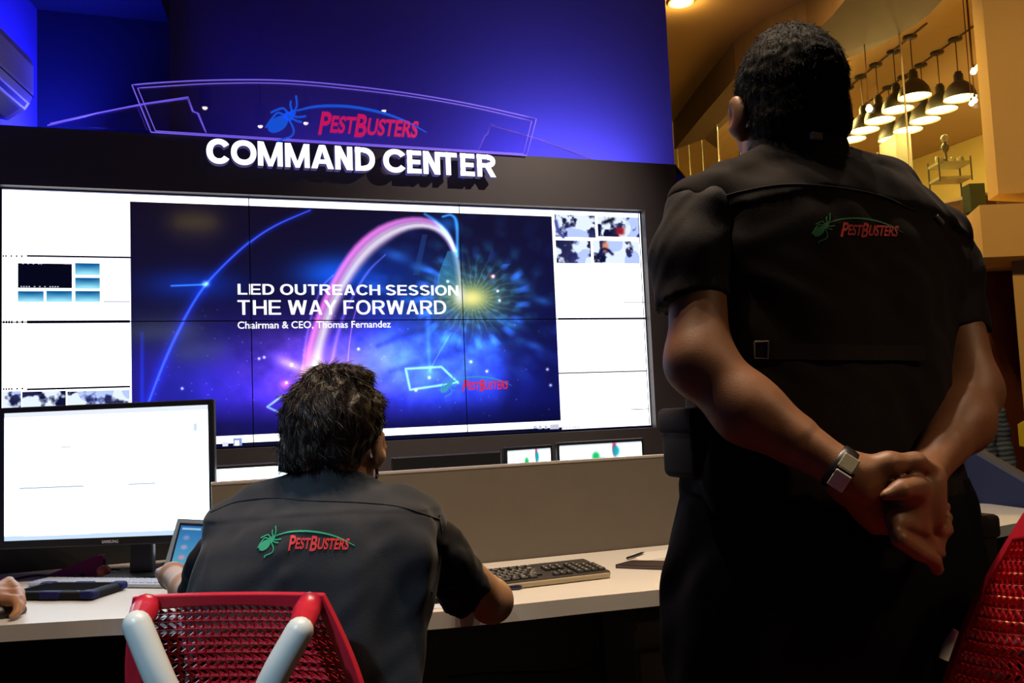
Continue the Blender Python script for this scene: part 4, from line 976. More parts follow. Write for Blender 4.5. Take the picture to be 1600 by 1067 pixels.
for i, (t, h, r, c_) in enumerate(((.16,.07,.022,(.5,.45,.2)),(.30,.05,.03,(.2,.2,.1)),(.42,.26,.016,(.10,.09,.04)),(.52,.05,.03,(.6,.55,.3)),(.63,.06,.025,(.35,.33,.2)),(.75,.05,.03,(.62,.6,.4)),(.88,.06,.022,(.2,.2,.12)))):
    p = sa+dirn*sl_*t+fwd*.1; pb = np.array((p[0], p[1], zs1+.022))
    lab = ['yellowish jar at the left end of the upper shelf','dark squat pot second from the left on the shelf','slim dark figurine standing tallest on the shelf','pale bowl just right of the tall figurine','olive jar at the middle right of the shelf','cream pot third along from the figurine','dark jar at the right end of the shelf'][i]
    if i == 2:
        tr = thing('figurine', lab, 'figurine', pb); MB().lathe(pb, [(.04,0),(.04,.01),(.012,.03),(.010,.10),(.03,.13),(.035,.16),(.012,.20)], 12, capb=True, capt=True).build('body', mat('pot%d' % i, c_, .5), tr, True); MB().lathe(pb, [(.001,.19),(.028,.21),(.034,.235),(.025,.26),(.001,.27)], 12).build('head', mat('pale knob', (.4, .38, .28), .5), tr, True)
    else: tag(MB().lathe(pb, [(r*.8,0),(r,h*.3),(r,h*.75),(r*.7,h*.9),(r*.75,h)], 12, capb=True, capt=True).build('jar', mat('pot%d' % i, c_, .5), smooth=True, origin=pb), lab, 'jar')
slab_box('bag', 'dark green bag hanging low by the pillar behind the glass', 'bag', 1518, 285, 1540, 330, 6.9, .12, mat('dark green cloth', (.03, .05, .02), .8))

# pendant lamps: two receding rows of dark domes
M_dome = mat('dark bronze enamel', (.022, .018, .010), .45); M_disc = mat('lit diffuser', (1, .95, .7), .5, emit=(1.0, .88, .42), es=1.0); M_flex = mat('red-brown flex', (.10, .03, .012), .6)
R0 = .146
def make_pendant(loc, label, grp):
    t = thing('pendant_lamp', label, 'pendant lamp', loc, grp); L = np.array(loc, float)
    MB().lathe(L, [(R0,0),(R0,.012),(R0*.97,.04),(R0*.86,.085),(R0*.62,.135),(R0*.36,.165),(.042,.175),(.042,.235),(.030,.245),(.030,.26),(.006,.262)], 28).build('shade', M_dome, t, True)
    MB().lathe(L, [(.001,.012),(R0*.975,.012),(R0*.975,.016),(.001,.016)], 28).build('diffuser', M_disc, t)
    MB().tube([L+(0,0,.255), (L[0], L[1], 4.485)], .0055, 6).build('flex', M_flex, t)
    MB().lathe((L[0], L[1], 4.47), [(.03,0),(.062,.012),(.062,.03)], 16, capb=True, capt=True).build('ceiling_rose', M_dome, t, True)
    return t
G = 'pendant lamps in the upper room'; proto = None
def place_pendant(loc, label):
    global proto
    if proto is None: proto = make_pendant(loc, label, G); return proto
    r = proto.copy(); col.objects.link(r); r.location = Vector([float(c) for c in loc]); r['label'] = label
    for ch in list(proto.children):
        c = ch.copy(); col.objects.link(c); c.parent = r
    return r
rowA = [(1429,150),(1402.5,170),(1374.5,187),(1351,202.5),(1331,217)]
rowB = [(1500,152.5),(1471,170.5),(1445,187),(1418.5,202.5),(1394,216.5)]
ordn = ['nearest and topmost', 'second from the top', 'middle', 'second from the bottom', 'farthest and lowest']
ZL = 3.93
for nm, rw in (('left', rowA), ('right', rowB)):
    for i, (x, y) in enumerate(rw):
        p = at_z(x, y, ZL); p[2] = ZL-.012
        place_pendant(p, '%s lit dome pendant of the %s row in the upper room' % (ordn[i], nm))
        lamp('pendant_light', 'POINT', (p[0], p[1], ZL-.08), 24, (1.0, .70, .22), shadow_soft_size=.06)
# conduit linking the roses of each row
for nm, rw in (('left', rowA), ('right', rowB)):
    a, b = at_z(*rw[0], ZL), at_z(*rw[-1], ZL); e = (b-a)/np.linalg.norm(b-a)
    tag(MB().tube([(a[0]-e[0]*.3, a[1]-e[1]*.3, 4.49), (b[0]+e[0]*.6, b[1]+e[1]*.6, 4.49)], .009, 6).build('conduit', M_flex), 'thin dark conduit along the ceiling over the %s pendant row' % nm, 'conduit')
# small bare bulbs seen in the upper room
M_glow = mat('bare bulb', (1, 1, .9), .4, emit=(1, .93, .70), es=4)
for x, y, d, r, lab in ((1358,170,7.7,.030,'bare glowing bulb between the left row of pendants'), (1521,112,7.0,.024,'bare bulb high beside the pillar'), (1523,157,7.0,.022,'bare bulb beside the pillar at pendant height'), (1518,162,7.1,.02,'smaller bare bulb just under its neighbour by the pillar')):
    p = at_d(x, y, d); t = thing('bulb', lab, 'light bulb', p); MB().lathe(p, [(.001,-r),(r*.7,-r*.7),(r,0),(r*.7,r*.7),(r*.4,r*1.2)], 12, capt=True).build('glass', M_glow, t, True)
    MB().lathe(p, [(r*.42,r*1.1),(r*.42,r*2.2)], 10, capt=True).build('socket', M_dome, t); MB().tube([p+(0,0,r*2), (p[0], p[1], 4.49)], .004, 6).build('flex', M_flex, t)
# recessed downlight, top of the picture
p = at_z(1064, 3, 4.49); t = thing('downlight', 'bright recessed downlight in the orange ceiling at the top edge', 'ceiling light', p)
MB().lathe((p[0], p[1], 4.478), [(.085,0),(.105,.004),(.105,.022)], 24).build('trim_ring', M_white, t); MB().lathe((p[0], p[1], 4.484), [(.001,0),(.085,0)], 24).build('lens', mat('downlight lens', (1,1,.9), .4, emit=(1, .85, .45), es=7), t)
lamp('downlight_glow', 'POINT', (p[0], p[1], 4.42), 9, (1.0, .58, .14), shadow_soft_size=.05)  # extra point light added to brighten the ceiling round the lens
lamp('downlight_light', 'SPOT', (p[0], p[1], 4.46), 150, (1.0, .58, .16), (p[0]+.1, p[1]+.1, 0), spot_size=2.6, spot_blend=.9, shadow_soft_size=.08)

# ------------------------------------------------------------------ blue partition and second table at the right
tb_ = [at_z(x, y, .74) for x, y in ((1470,783),(1490,784.5),(1545,787),(1600,794),(1680,806),(1700,812),(1640,812),(1600,815),(1526,829),(1440,850),(1420,848))]
t2 = thing('desk', 'white curved table end at the right in front of the blue partition', 'desk', np.mean(tb_, 0)*(1,1,0))
MB().prism([p[:2] for p in tb_], .705, .74).build('desktop', M_desk, t2)
cc_ = np.mean(tb_, 0); MB().lathe((cc_[0], cc_[1], 0), [(.22,0),(.22,.015),(.04,.03),(.035,.705)], 20, capb=True).build('leg', M_softblack, t2, True)
M_bp = mat('blue partition fabric', (.018, .026, .085), .8, var=.1, scale=40, bump=.3, bscale=500)
q0, q1 = at_z(1480, 781, .742), at_z(1640, 797.5, .742)
zt0, zt1 = 1.02, 1.02
bp2 = thing('desk_partition', 'dark blue fabric partition with grey cap behind the right table', 'partition', q0*(1,1,0))
T0, T1 = at_x(1470, 670, 3.65), at_x(1650, 774, 3.65)
b0, b1 = T0*(1,1,0), T1*(1,1,0); nn = np.array((-1., 0, 0))
MB().extrude([b0, b1, (b1[0], b1[1], T1[2]-.022), (b0[0], b0[1], T0[2]-.022)], -nn*.03).build('panel', M_bp, bp2)
MB().extrude([(b0[0], b0[1], T0[2]-.022), (b1[0], b1[1], T1[2]-.022), T1, T0], -nn*.034).build('cap', mat('grey partition cap', (.10, .095, .10), .5), bp2)

# ================================================================== SIGNED-DISTANCE MODELLING (people, clothes)
class Sdf:
    def __init__(s, lo, hi, h):
        s.lo = np.array(lo, float); s.h = h; n = np.ceil((np.array(hi, float)-s.lo)/h).astype(int)+1
        s.ax = [s.lo[k]+h*np.arange(n[k]) for k in range(3)]; s.F = np.full(n, .15, np.float32)
    def like(s):
        o = Sdf.__new__(Sdf); o.lo = s.lo; o.h = s.h; o.ax = s.ax; o.F = np.full(s.F.shape, .15, np.float32); return o
    def blk(s, lo, hi):
        sl = []
        for k in range(3):
            a = int(np.clip(math.floor((lo[k]-s.lo[k])/s.h), 0, len(s.ax[k])-1)); b = int(np.clip(math.ceil((hi[k]-s.lo[k])/s.h)+1, 1, len(s.ax[k]))); sl.append(slice(a, max(b, a+1)))
        g = [s.ax[k][sl[k]].astype(np.float32) for k in range(3)]
        return tuple(sl), g[0][:, None, None], g[1][None, :, None], g[2][None, None, :]
    def _u(s, sl, d, k, mode):
        F = s.F[sl]
        if mode == 'sub': d = -d
        if mode == 'add':
            h = np.clip(.5+.5*(F-d)/k, 0, 1); s.F[sl] = F*(1-h)+d*h-k*h*(1-h)
        else:
            h = np.clip(.5-.5*(F-d)/k, 0, 1); s.F[sl] = F*(1-h)+d*h+k*h*(1-h)
    def cone(s, a, b, ra, rb, k=.012, mode='add'):
        a = np.array(a, float); b = np.array(b, float); m_ = max(ra, rb)+.03+k
        sl, X, Y, Z = s.blk(np.minimum(a, b)-m_, np.maximum(a, b)+m_); e = b-a; L = (e**2).sum()+1e-12
        t = np.clip(((X-a[0])*e[0]+(Y-a[1])*e[1]+(Z-a[2])*e[2])/L, 0, 1)
        d = np.sqrt((X-a[0]-t*e[0])**2+(Y-a[1]-t*e[1])**2+(Z-a[2]-t*e[2])**2)-(ra+(rb-ra)*t); s._u(sl, d, k, mode); return s
    def chain(s, pts, rs, k=.012, mode='add'):
        for i in range(len(pts)-1): s.cone(pts[i], pts[i+1], rs[i], rs[i+1], k, mode)
        return s
    def ell(s, c, r, R=None, k=.012, mode='add'):
        c = np.array(c, float); r = np.array(r, float); m_ = r.max()+.03+k; sl, X, Y, Z = s.blk(c-m_, c+m_); X = X-c[0]; Y = Y-c[1]; Z = Z-c[2]
        if R is not None:
            R = np.asarray(R); X, Y, Z = R[0,0]*X+R[1,0]*Y+R[2,0]*Z, R[0,1]*X+R[1,1]*Y+R[2,1]*Z, R[0,2]*X+R[1,2]*Y+R[2,2]*Z
        q = np.sqrt((X/r[0])**2+(Y/r[1])**2+(Z/r[2])**2); g = np.sqrt((X/r[0]**2)**2+(Y/r[1]**2)**2+(Z/r[2]**2)**2)+1e-6
        s._u(sl, (q*(q-1)/g).astype(np.float32), k, mode); return s
    def loft(s, st, L, D, k=.02, n=2.3, mode='add', pad=0.0):
        """st: [(centre xyz, half width, half depth)] rising in z"""
        st = sorted(st, key=lambda q: q[0][2]); z = np.array([q[0][2] for q in st]); cx = [q[0][0] for q in st]; cy = [q[0][1] for q in st]; A = [q[1]+pad for q in st]; B = [q[2]+pad for q in st]
        mm = max(A)+.06; lo = np.array([min(cx)-mm, min(cy)-mm, z[0]-.06]); hi = np.array([max(cx)+mm, max(cy)+mm, z[-1]+.06]); sl, X, Y, Z = s.blk(lo, hi)
        # smooth interpolation between stations
        zz = Z.ravel().astype(float); zf = np.linspace(z[0], z[-1], 200)
        def sm(v):
            y = np.interp(zf, z, v); kk = np.ones(15)/15; y2 = np.convolve(np.pad(y, 7, mode='edge'), kk, 'valid'); return np.interp(zz, zf, y2)[None, None, :]
        x0, y0, a, b = sm(cx), sm(cy), sm(A), sm(B); dx = X-x0; dy = Y-y0
        u = dx*L[0]+dy*L[1]; v = dx*D[0]+dy*D[1]; q = ((np.abs(u/a))**n+(np.abs(v/b))**n)**(1/n); d = (q-1)*np.minimum(a, b)
        dz = np.maximum(z[0]-Z, Z-z[-1]); d = np.maximum(d, dz); s._u(sl, d.astype(np.float32), k, mode); return s
    def plane(s, p, nrm, k=.003):
        """remove everything on the side the normal points to"""
        p = np.array(p, float); nrm = np.array(nrm, float); nrm /= np.linalg.norm(nrm)
        X, Y, Z = s.ax[0][:, None, None], s.ax[1][None, :, None], s.ax[2][None, None, :]
        d = ((X-p[0])*nrm[0]+(Y-p[1])*nrm[1]+(Z-p[2])*nrm[2]).astype(np.float32); s.F = np.maximum(s.F, d); return s
    def grids(s): return s.ax[0][:, None, None].astype(np.float32), s.ax[1][None, :, None].astype(np.float32), s.ax[2][None, None, :].astype(np.float32)
    def wrinkle(s, amp, fr, seed=1, n=6, aniso=(1, 1, 1)):
        r = np.random.default_rng(seed); X, Y, Z = s.grids(); W_ = np.zeros(s.F.shape, np.float32)
        for i in range(n):
            d = r.normal(size=3)*np.array(aniso); d /= np.linalg.norm(d); f = fr*r.uniform(.6, 1.7); ph = r.uniform(0, 6.28)
            d2 = r.normal(size=3); d2 /= np.linalg.norm(d2)
            W_ += np.sin(f*(d[0]*X+d[1]*Y+d[2]*Z)+ph+1.6*np.sin(.45*f*(d2[0]*X+d2[1]*Y+d2[2]*Z)))
        s.F += (amp/n**.5)*W_; return s
    def mesh(s, smooth=1):
        F = s.F; F = F.copy(); F[0] = F[-1] = .1; F[:, 0] = F[:, -1] = .1; F[:, :, 0] = F[:, :, -1] = .1
        S = F < 0; c = np.zeros(tuple(n-1 for n in F.shape), np.int8)
        for i in (0, 1):
            for j in (0, 1):
                for k in (0, 1): c += S[i:F.shape[0]-1+i, j:F.shape[1]-1+j, k:F.shape[2]-1+k]
        I, J, K = np.nonzero((c > 0) & (c < 8)); idx = np.full(c.shape, -1, np.int32); idx[I, J, K] = np.arange(len(I))
        cor = [(i, j, k) for i in (0, 1) for j in (0, 1) for k in (0, 1)]; val = {q: F[I+q[0], J+q[1], K+q[2]] for q in cor}
        P = np.zeros((len(I), 3)); N = np.zeros(len(I))
        for q in cor:
            for ax in range(3):
                if q[ax] == 0:
                    q2 = list(q); q2[ax] = 1; q2 = tuple(q2); a, b = val[q], val[q2]; m_ = (a < 0) != (b < 0); t = np.where(m_, a/np.where(a-b == 0, 1, a-b), 0)
                    p = np.tile(np.array(q, float), (len(I), 1)); p[:, ax] += t; P += p*m_[:, None]; N += m_
        P = (P/N[:, None]+np.stack([I, J, K], 1))*s.h+s.lo; Q = []
        def quads(A, B, sl_fn):
            pass
        for ax in range(3):
            n0 = [slice(1, -1)]*3; a = [slice(1, -1)]*3; b = [slice(1, -1)]*3; a[ax] = slice(0, -1); b[ax] = slice(1, None)
            Sa, Sb = S[tuple(a)], S[tuple(b)]; ii = np.array(np.nonzero(Sa != Sb)); off = np.ones((3, 1), int); off[ax] = 0; ii = ii+off
            u, v = [(1, 2), (2, 0), (0, 1)][ax]
            def at(du, dv):
                j = ii.copy(); j[u] += du; j[v] += dv; return idx[j[0], j[1], j[2]]
            q = np.stack([at(-1, -1), at(0, -1), at(0, 0), at(-1, 0)], 1); flip = ~(S[ii[0], ii[1], ii[2]])
            q[flip] = q[flip][:, ::-1]; Q.append(q)
        Q = np.vstack(Q); Q = Q[(Q >= 0).all(1)]
        for _ in range(smooth):
            A = np.zeros_like(P); cnt = np.zeros(len(P))
            for k in range(4):
                a, b = Q[:, k], Q[:, (k+1) % 4]
                for d in range(3): A[:, d] += np.bincount(a, P[b, d], len(P))+np.bincount(b, P[a, d], len(P))
                cnt += np.bincount(a, minlength=len(P))+np.bincount(b, minlength=len(P))
            P = P*.45+.55*A/np.maximum(cnt, 1)[:, None]
        return P, Q
    def build(s, name, mt, parent, smooth=1, label=None):
        P, Q = s.mesh(smooth); return fast_mesh(name, P, Q, mt, parent, True, label)

def px_r(px, d): return px*d/FPX
def frame(fwd_):
    """head / body axes as columns: right, forward, up"""
    f = np.array(fwd_, float); f /= np.linalg.norm(f); r = np.cross(f, (0, 0, 1.)); r /= np.linalg.norm(r); return np.stack([r, f, np.cross(r, f)], 1)

def head_sdf(S, c, R, sx=1.0, neck=None, fat=1.0):
    """c = middle of the skull at ear-top height; R columns right, forward, up; sizes for a 0.23 m head"""
    g = lambda x, y, z: np.array(c)+R@(np.array((x, y, z))*sx)
    S.ell(g(0, -.012, .022), np.array((.076*fat, .094, .088))*sx, R, .02)
    S.ell(g(0, .03, -.045), np.array((.062*fat, .068, .07))*sx, R, .03)
    S.ell(g(0, .055, -.092), np.array((.038*fat, .034, .028))*sx, R, .03)      # chin
    S.ell(g(-.03, .02, -.075), np.array((.034, .055, .03))*sx, R, .03); S.ell(g(.03, .02, -.075), np.array((.034, .055, .03))*sx, R, .03)
    S.ell(g(0, .094, -.03), np.array((.013, .02, .024))*sx, R, .012); S.ell(g(0, .104, -.045), np.array((.016, .014, .011))*sx, R, .01)
    S.ell(g(0, .083, .012), np.array((.05, .02, .012))*sx, R, .015)            # brow
    for q in (-1, 1):
        S.ell(g(q*.031, .094, -.006), np.array((.019, .014, .012))*sx, R, .01, 'sub'); S.ell(g(q*.031, .079, -.007), np.array((.014, .013, .011))*sx, R, .004)
        S.ell(g(q*.042, .068, -.038), np.array((.024, .024, .022))*sx, R, .02)
        # ear: shell with hollow
        Re = R@rotz(q*-.45)
        S.ell(g(q*.087*fat, -.008, -.018), np.array((.010, .021, .035))*sx, Re, .006); S.ell(g(q*.097*fat, -.0, -.014), np.array((.006, .011, .018))*sx, Re, .004, 'sub'); S.ell(g(q*.080*fat, .0, -.046), np.array((.008, .011, .012))*sx, Re, .006)
    S.ell(g(0, .087, -.068), np.array((.024, .012, .006))*sx, R, .006); S.ell(g(0, .084, -.078), np.array((.020, .013, .007))*sx, R, .006)
    S.ell(g(0, .102, -.073), np.array((.024, .008, .0022))*sx, R, .003, 'sub')
def eyes(parent, c, R, sx=1.0):
    g = lambda x, y, z: np.array(c)+R@(np.array((x, y, z))*sx)
    Mw = mat('eye white', (.7, .68, .65), .2); Mi = mat('dark iris', (.02, .01, .006), .15)
    for q in (-1, 1):
        e = MB().lathe(g(q*.031, .081, -.006), [(.001,-.0118),(.007,-.0095),(.0112,-.004),(.0118,0),(.0112,.004),(.007,.0095),(.0058,.0104)], 14, R[:, 1], capt=True).build('eye', Mw, parent, True)
        MB().lathe(g(q*.031, .081, -.006), [(.0058,.0102),(.004,.0116),(.001,.0122)], 12, R[:, 1], capt=True).build('iris', Mi, e, True)
def hair_strands(parent_name, S_obj, n, length, flow, mt, seed, lift=.25, zmin=None, wd=.0009, jit=.35, keep=None):
    """short tapered locks rooted on a hair cap mesh; returns (V,F)"""
    r = np.random.default_rng(seed); me = S_obj.data; off = np.array(wloc(S_obj)); nf = len(me.polygons)
    C = np.zeros(nf*3, np.float32); me.polygons.foreach_get('center', C); C = C.reshape(-1, 3)+off; Nn = np.zeros(nf*3, np.float32); me.polygons.foreach_get('normal', Nn); Nn = Nn.reshape(-1, 3)
    pick = r.choice(nf, min(n, nf), replace=False); V = []; F = []
    for i in pick:
        p, nn = C[i].astype(float), Nn[i].astype(float)
        if zmin is not None and p[2] < zmin: continue
        if keep is not None and not keep(p): continue
        t = flow(p, nn)+r.normal(size=3)*jit; t -= nn*(t@nn); t /= np.linalg.norm(t)+1e-9; L = length*r.uniform(.6, 1.25); q = np.cross(nn, t); k = len(V)
        for j, (s_, w_) in enumerate(((0, 1), (.35, 1.), (.7, .7), (1, .08))):
            pp = p-nn*.002+t*L*s_+nn*(lift*L*(s_-.45*s_*s_)); ww = wd*w_
            V += [pp+q*ww, pp-q*ww, pp+nn*ww*.9]
        for j in range(3):
            a = k+3*j
            F += [(a, a+1, a+4, a+3), (a+1, a+2, a+5, a+4), (a+2, a, a+3, a+5)]
    return V, F

def project_emblem(parent, target, o_px, e_px, d_ray, slope_up, mats, k=1.0, names=('bug_emblem', 'swoosh', 'lettering'), hs=1.0):
    """stitch the emblem on to a garment: px positions of the lettering's two ends"""
    me = target.data; off = np.array(wloc(target)); bv = BVHTree.FromPolygons([tuple(v.co[i]+off[i] for i in range(3)) for v in me.vertices], [tuple(p.vertices) for p in me.polygons])
    o2, e2 = np.array(o_px, float), np.array(e_px, float); ux = e2-o2; uy = np.array((ux[1], -ux[0]))*hs
    def fm(u, v):
        p = o2+ux*u+uy*v; rr = ray(p[0], p[1]); hit, nr, ix, ds = bv.ray_cast(Vector(CAM), Vector(rr/np.linalg.norm(rr)))
        if hit is None: return CAM+rr*d_ray
        n_ = np.array(nr); n_ = n_ if n_@rr < 0 else -n_
        return np.array(hit)+n_*.0016
    def subdiv(V, T):
        for _ in range(2):
            V = [tuple(v) for v in V]; T2 = []; mid = {}
            L = np.array(V); big = max(np.ptp(L[:, 0]), 1)*.05
            def md(a, b):
                key_ = (min(a, b), max(a, b))
                if key_ not in mid: mid[key_] = len(V); V.append(tuple((np.array(V[a])+np.array(V[b]))/2))
                return mid[key_]
            for t in T:
                a, b, c = map(int, t)
                ab, bc, ca = md(a, b), md(b, c), md(c, a); T2 += [(a, ab, ca), (ab, b, bc), (ca, bc, c), (ab, bc, ca)]
            T = np.array(T2); V = np.array(V)
        return V, T
    for nm, (V, T), mm in zip(names, (EMB[1], EMB[2], EMB[0]), mats):
        if nm == 'lettering': V2, T2 = V, T
        else: V2, T2 = subdiv(V, T) if nm != 'swoosh' else (V, T)
        P3, Fc = ribbon3(V2, T2, fm, -FF*-.0012); mobj(nm, P3, Fc, mm, target)

# ================================================================== STANDING PERSON
M_skin = mat('brown skin', (.22, .10, .048), .5, var=.12, scale=60, bump=.15, bscale=500)
M_skin2 = mat('light brown skin', (.36, .19, .10), .5, var=.10, scale=60, bump=.15, bscale=500)
M_vest = mat('navy twill', (.0125, .0100, .0105), .85, var=.15, scale=30, spec=.10, bump=.25, bscale=700, sheen=.03)
M_yoke = mat('charcoal twill', (.030, .028, .032), .85, var=.15, scale=30, spec=.10, bump=.3, bscale=700, sheen=.05)
M_vest2 = mat('washed charcoal twill', (.026, .027, .032), .85, var=.2, scale=24, spec=.2, bump=.35, bscale=600, sheen=.12)
M_shirt = mat('dark navy cotton', (.0140, .0120, .0150), .7, var=.15, scale=30, spec=.10, bump=.2, bscale=500, sheen=.05)
M_trou = mat('near-black trousers', (.0035, .004, .007), .9, spec=.10, bump=.2, bscale=500)
M_hair = mat('black hair', (.004, .0035, .0035), .75, spec=.12, bump=.6, bscale=350, aniso=(1, 1, .25))
M_hair2 = mat('dark brown hair', (.011, .006, .0042), .46, spec=.28, bump=.6, bscale=350, aniso=(1, 1, .25))
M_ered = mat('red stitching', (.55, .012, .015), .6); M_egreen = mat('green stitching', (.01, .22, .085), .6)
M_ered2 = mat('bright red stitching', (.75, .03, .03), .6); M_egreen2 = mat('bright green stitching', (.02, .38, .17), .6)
M_shoe = mat('black shoe leather', (.008, .008, .009), .35)

y0 = at_d(1270, 520, 1.44)[1]
def H(x, y, yo=0.0): return at_y(x, y, y0+yo)
def stn(xl, xr, py, b, yo=0.0, fn=None):
    fn = fn or H; a, c = fn(xl, py, yo), fn(xr, py, yo); z = (a+c)/2; return (z, np.linalg.norm(c-a)/2, b)
LX, DX = np.array((1., 0, 0)), np.array((0, 1., 0))
pr = lambda px: px*1.44/FPX
ph_ = lambda px: px*1.27/FPX
man = thing('person', 'standing person seen from behind in a dark vest, hands clasped behind the back', 'person', (1.64, y0, 0))
hc = H(1233, 166, .02); hR = frame((math.sin(math.radians(17)), math.cos(math.radians(17)), -.02))
S = Sdf((1.30, y0-.30, .0), (2.02, y0+.24, 1.80), .0042)
head_sdf(S, hc, hR, 1.0, fat=1.05)
S.cone(hc+hR@np.array((0, -.022, -.05)), H(1248, 285, .0), .063, .070, .03)
# hidden torso, hips and legs carry the clothes
tor = [stn(1190,1330,290,.06), stn(1120,1440,345,.09), stn(1120,1455,430,.10), stn(1125,1445,540,.10), stn(1110,1445,640,.10), stn(1100,1455,780,.105), stn(1090,1470,850,.105)]
S.loft(tor, LX, DX, .03)
for sx_ in (-1, 1):
    S.chain([np.array((1.655+sx_*.085, y0, .86)), np.array((1.65+sx_*.10, y0+.01, .48)), np.array((1.65+sx_*.105, y0-.01, .10))], [.085, .058, .042], .03)
    S.ell((1.65+sx_*.11, y0+.05, .045), (.04, .11, .035), None, .03)
# arms
shL, shR = H(1086, 345, 0), H(1472, 390, 0)
eL, mL, wL = H(1093, 566, -.055), H(1168, 640, -.105), H(1318, 736, -.187)
S.cone(shL, eL, pr(40), pr(43), .02); S.cone(eL, mL, pr(45), pr(44), .03); S.cone(mL, mL*.5+wL*.5, pr(43), pr(36), .03)
eR, mR, wR = H(1516, 612, -.075), H(1502, 660, -.11), H(1446, 738, -.178)
S.cone(shR, eR, pr(38), pr(42), .02); S.cone(eR, mR, pr(43), pr(42), .03); S.cone(mR, mR*.5+wR*.5, pr(41), pr(34), .03)
# the two hands are kept apart: the left one closes round the right wrist
SL, SR = S.like(), S.like()
SL.cone(mL, wL, pr(42), ph_(29), .02)
w2 = H(1332, 750, -.186); SL.cone(wL, w2, ph_(29), ph_(28), .015)
kn = [(1392,742,-.180,14), (1388,772,-.180,16), (1380,800,-.176,15.5), (1368,820,-.168,13.5)]
for x, y, yo, r in kn: SL.cone(w2, H(x, y, yo), ph_(26), ph_(r), .022)
SL.ell(H(1362, 778, -.172), (ph_(34), .018, ph_(40)), None, .02)
for (x, y, yo, r), pth in zip(kn, ([(1428,756,-.150),(1458,778,-.140),(1478,792,-.150)], [(1428,788,-.148),(1456,800,-.140),(1481,808,-.158)], [(1420,812,-.146),(1450,820,-.138),(1479,822,-.160)], [(1404,828,-.142),(1432,836,-.136),(1460,838,-.145)])):
    P = [H(x, y, yo)]+[H(*q) for q in pth]; SL.chain(P, [ph_(r), ph_(11.5), ph_(10.5), ph_(8.5)], .006)
P = [H(1346, 738, -.198), H(1388, 725, -.216), H(1430, 722, -.222), H(1466, 737, -.212)]
SL.chain(P, [ph_(23), ph_(17), ph_(13.5), ph_(9)], .012)
SL.ell(H(1372, 746, -.205), (ph_(24), .014, ph_(18)), None, .012)
# right hand, palm towards us, fingers curling down to the right
SR.cone(mR, wR, pr(40), ph_(29), .02)
kr = [(1398,812,-.214,15), (1417,824,-.217,15), (1437,827,-.214,14.5), (1457,814,-.206,14)]
w3 = H(1440, 752, -.196); SR.cone(wR, w3, ph_(29), ph_(29), .012)
for x, y, yo, r in kr: SR.cone(w3, H(x, y, yo), ph_(25), ph_(r), .016)
SR.ell(H(1424, 768, -.222), (ph_(27), .017, ph_(24)), None, .012); SR.ell(H(1458, 782, -.214), (ph_(17), .017, ph_(38)), None, .012)
SR.ell(H(1430, 797, -.244), (ph_(17), .013, ph_(13)), None, .014, 'sub')
SR.chain([H(1430, 760, -.226), H(1407, 765, -.236), H(1383, 774, -.234)], [ph_(20), ph_(14), ph_(8)], .008)
for (x, y, yo, r), pth, rr in zip(kr, ([(1406,842,-.230),(1434,862,-.226),(1459,875,-.216),(1464,889,-.208)], [(1431,848,-.212),(1454,859,-.200),(1468,864,-.190)], [(1450,845,-.200),(1466,848,-.188),(1471,840,-.180)], [(1469,830,-.196),(1480,828,-.184),(1479,816,-.176)]), (13, 11.5, 11, 9.5)):
    P = [H(x, y, yo)]+[H(*q) for q in pth]; n = len(P); SR.chain(P, [ph_(r)]+[ph_(rr*(1-.07*i)) for i in range(n-1)], .004)
for a_, b_ in (((1408,788),(1446,798)), ((1404,800),(1448,812)), ((1412,778),(1420,806))): SR.cone(H(*a_, -.237), H(*b_, -.233), .0024, .0024, .004, 'sub')
SR.cone(H(1404, 823, -.235), H(1454, 845, -.222), .0034, .0034, .004, 'sub')
S.F = np.minimum(S.F, np.minimum(SL.F, SR.F))
body = S.build('body', M_skin, man, 1)
eyes(man, hc, hR)
# hair, cropped
S = Sdf(hc-.16, hc+.16, .0035); g = lambda x, y, z: hc+hR@np.array((x, y, z))
S.ell(g(0,-.014,.026), (.0865,.1005,.0945), hR, .01); S.ell(g(0,-.045,-.045), (.074,.062,.06), hR, .03); S.ell(g(0,-.04,-.075), (.062,.05,.04), hR, .02)
S.ell(g(.005,-.0,.108), (.05,.055,.018), hR, .02)
S.ell(g(0,.13,-.06), (.14,.105,.115), hR, .012, 'sub')
for q in (-1, 1): S.ell(g(q*.095,.006,-.035), (.022,.030,.045), hR, .006, 'sub'); S.ell(g(q*.085,.045,-.085), (.04,.055,.06), hR, .01, 'sub')
S.plane(g(0,0,-.098), -hR[:, 2]+.25*hR[:, 1]*0, .003); S.wrinkle(.0016, 260, 3, 6)
hair = S.build('hair', M_hair, man, 1)
V, F = hair_strands('hair', hair, 5200, .011, lambda p, n: np.array((.1, .1, -.6))+n*.2, M_hair, 5, .7, None, .00055, .5)
mobj('hair_stubble', V, F, M_hair, hair)
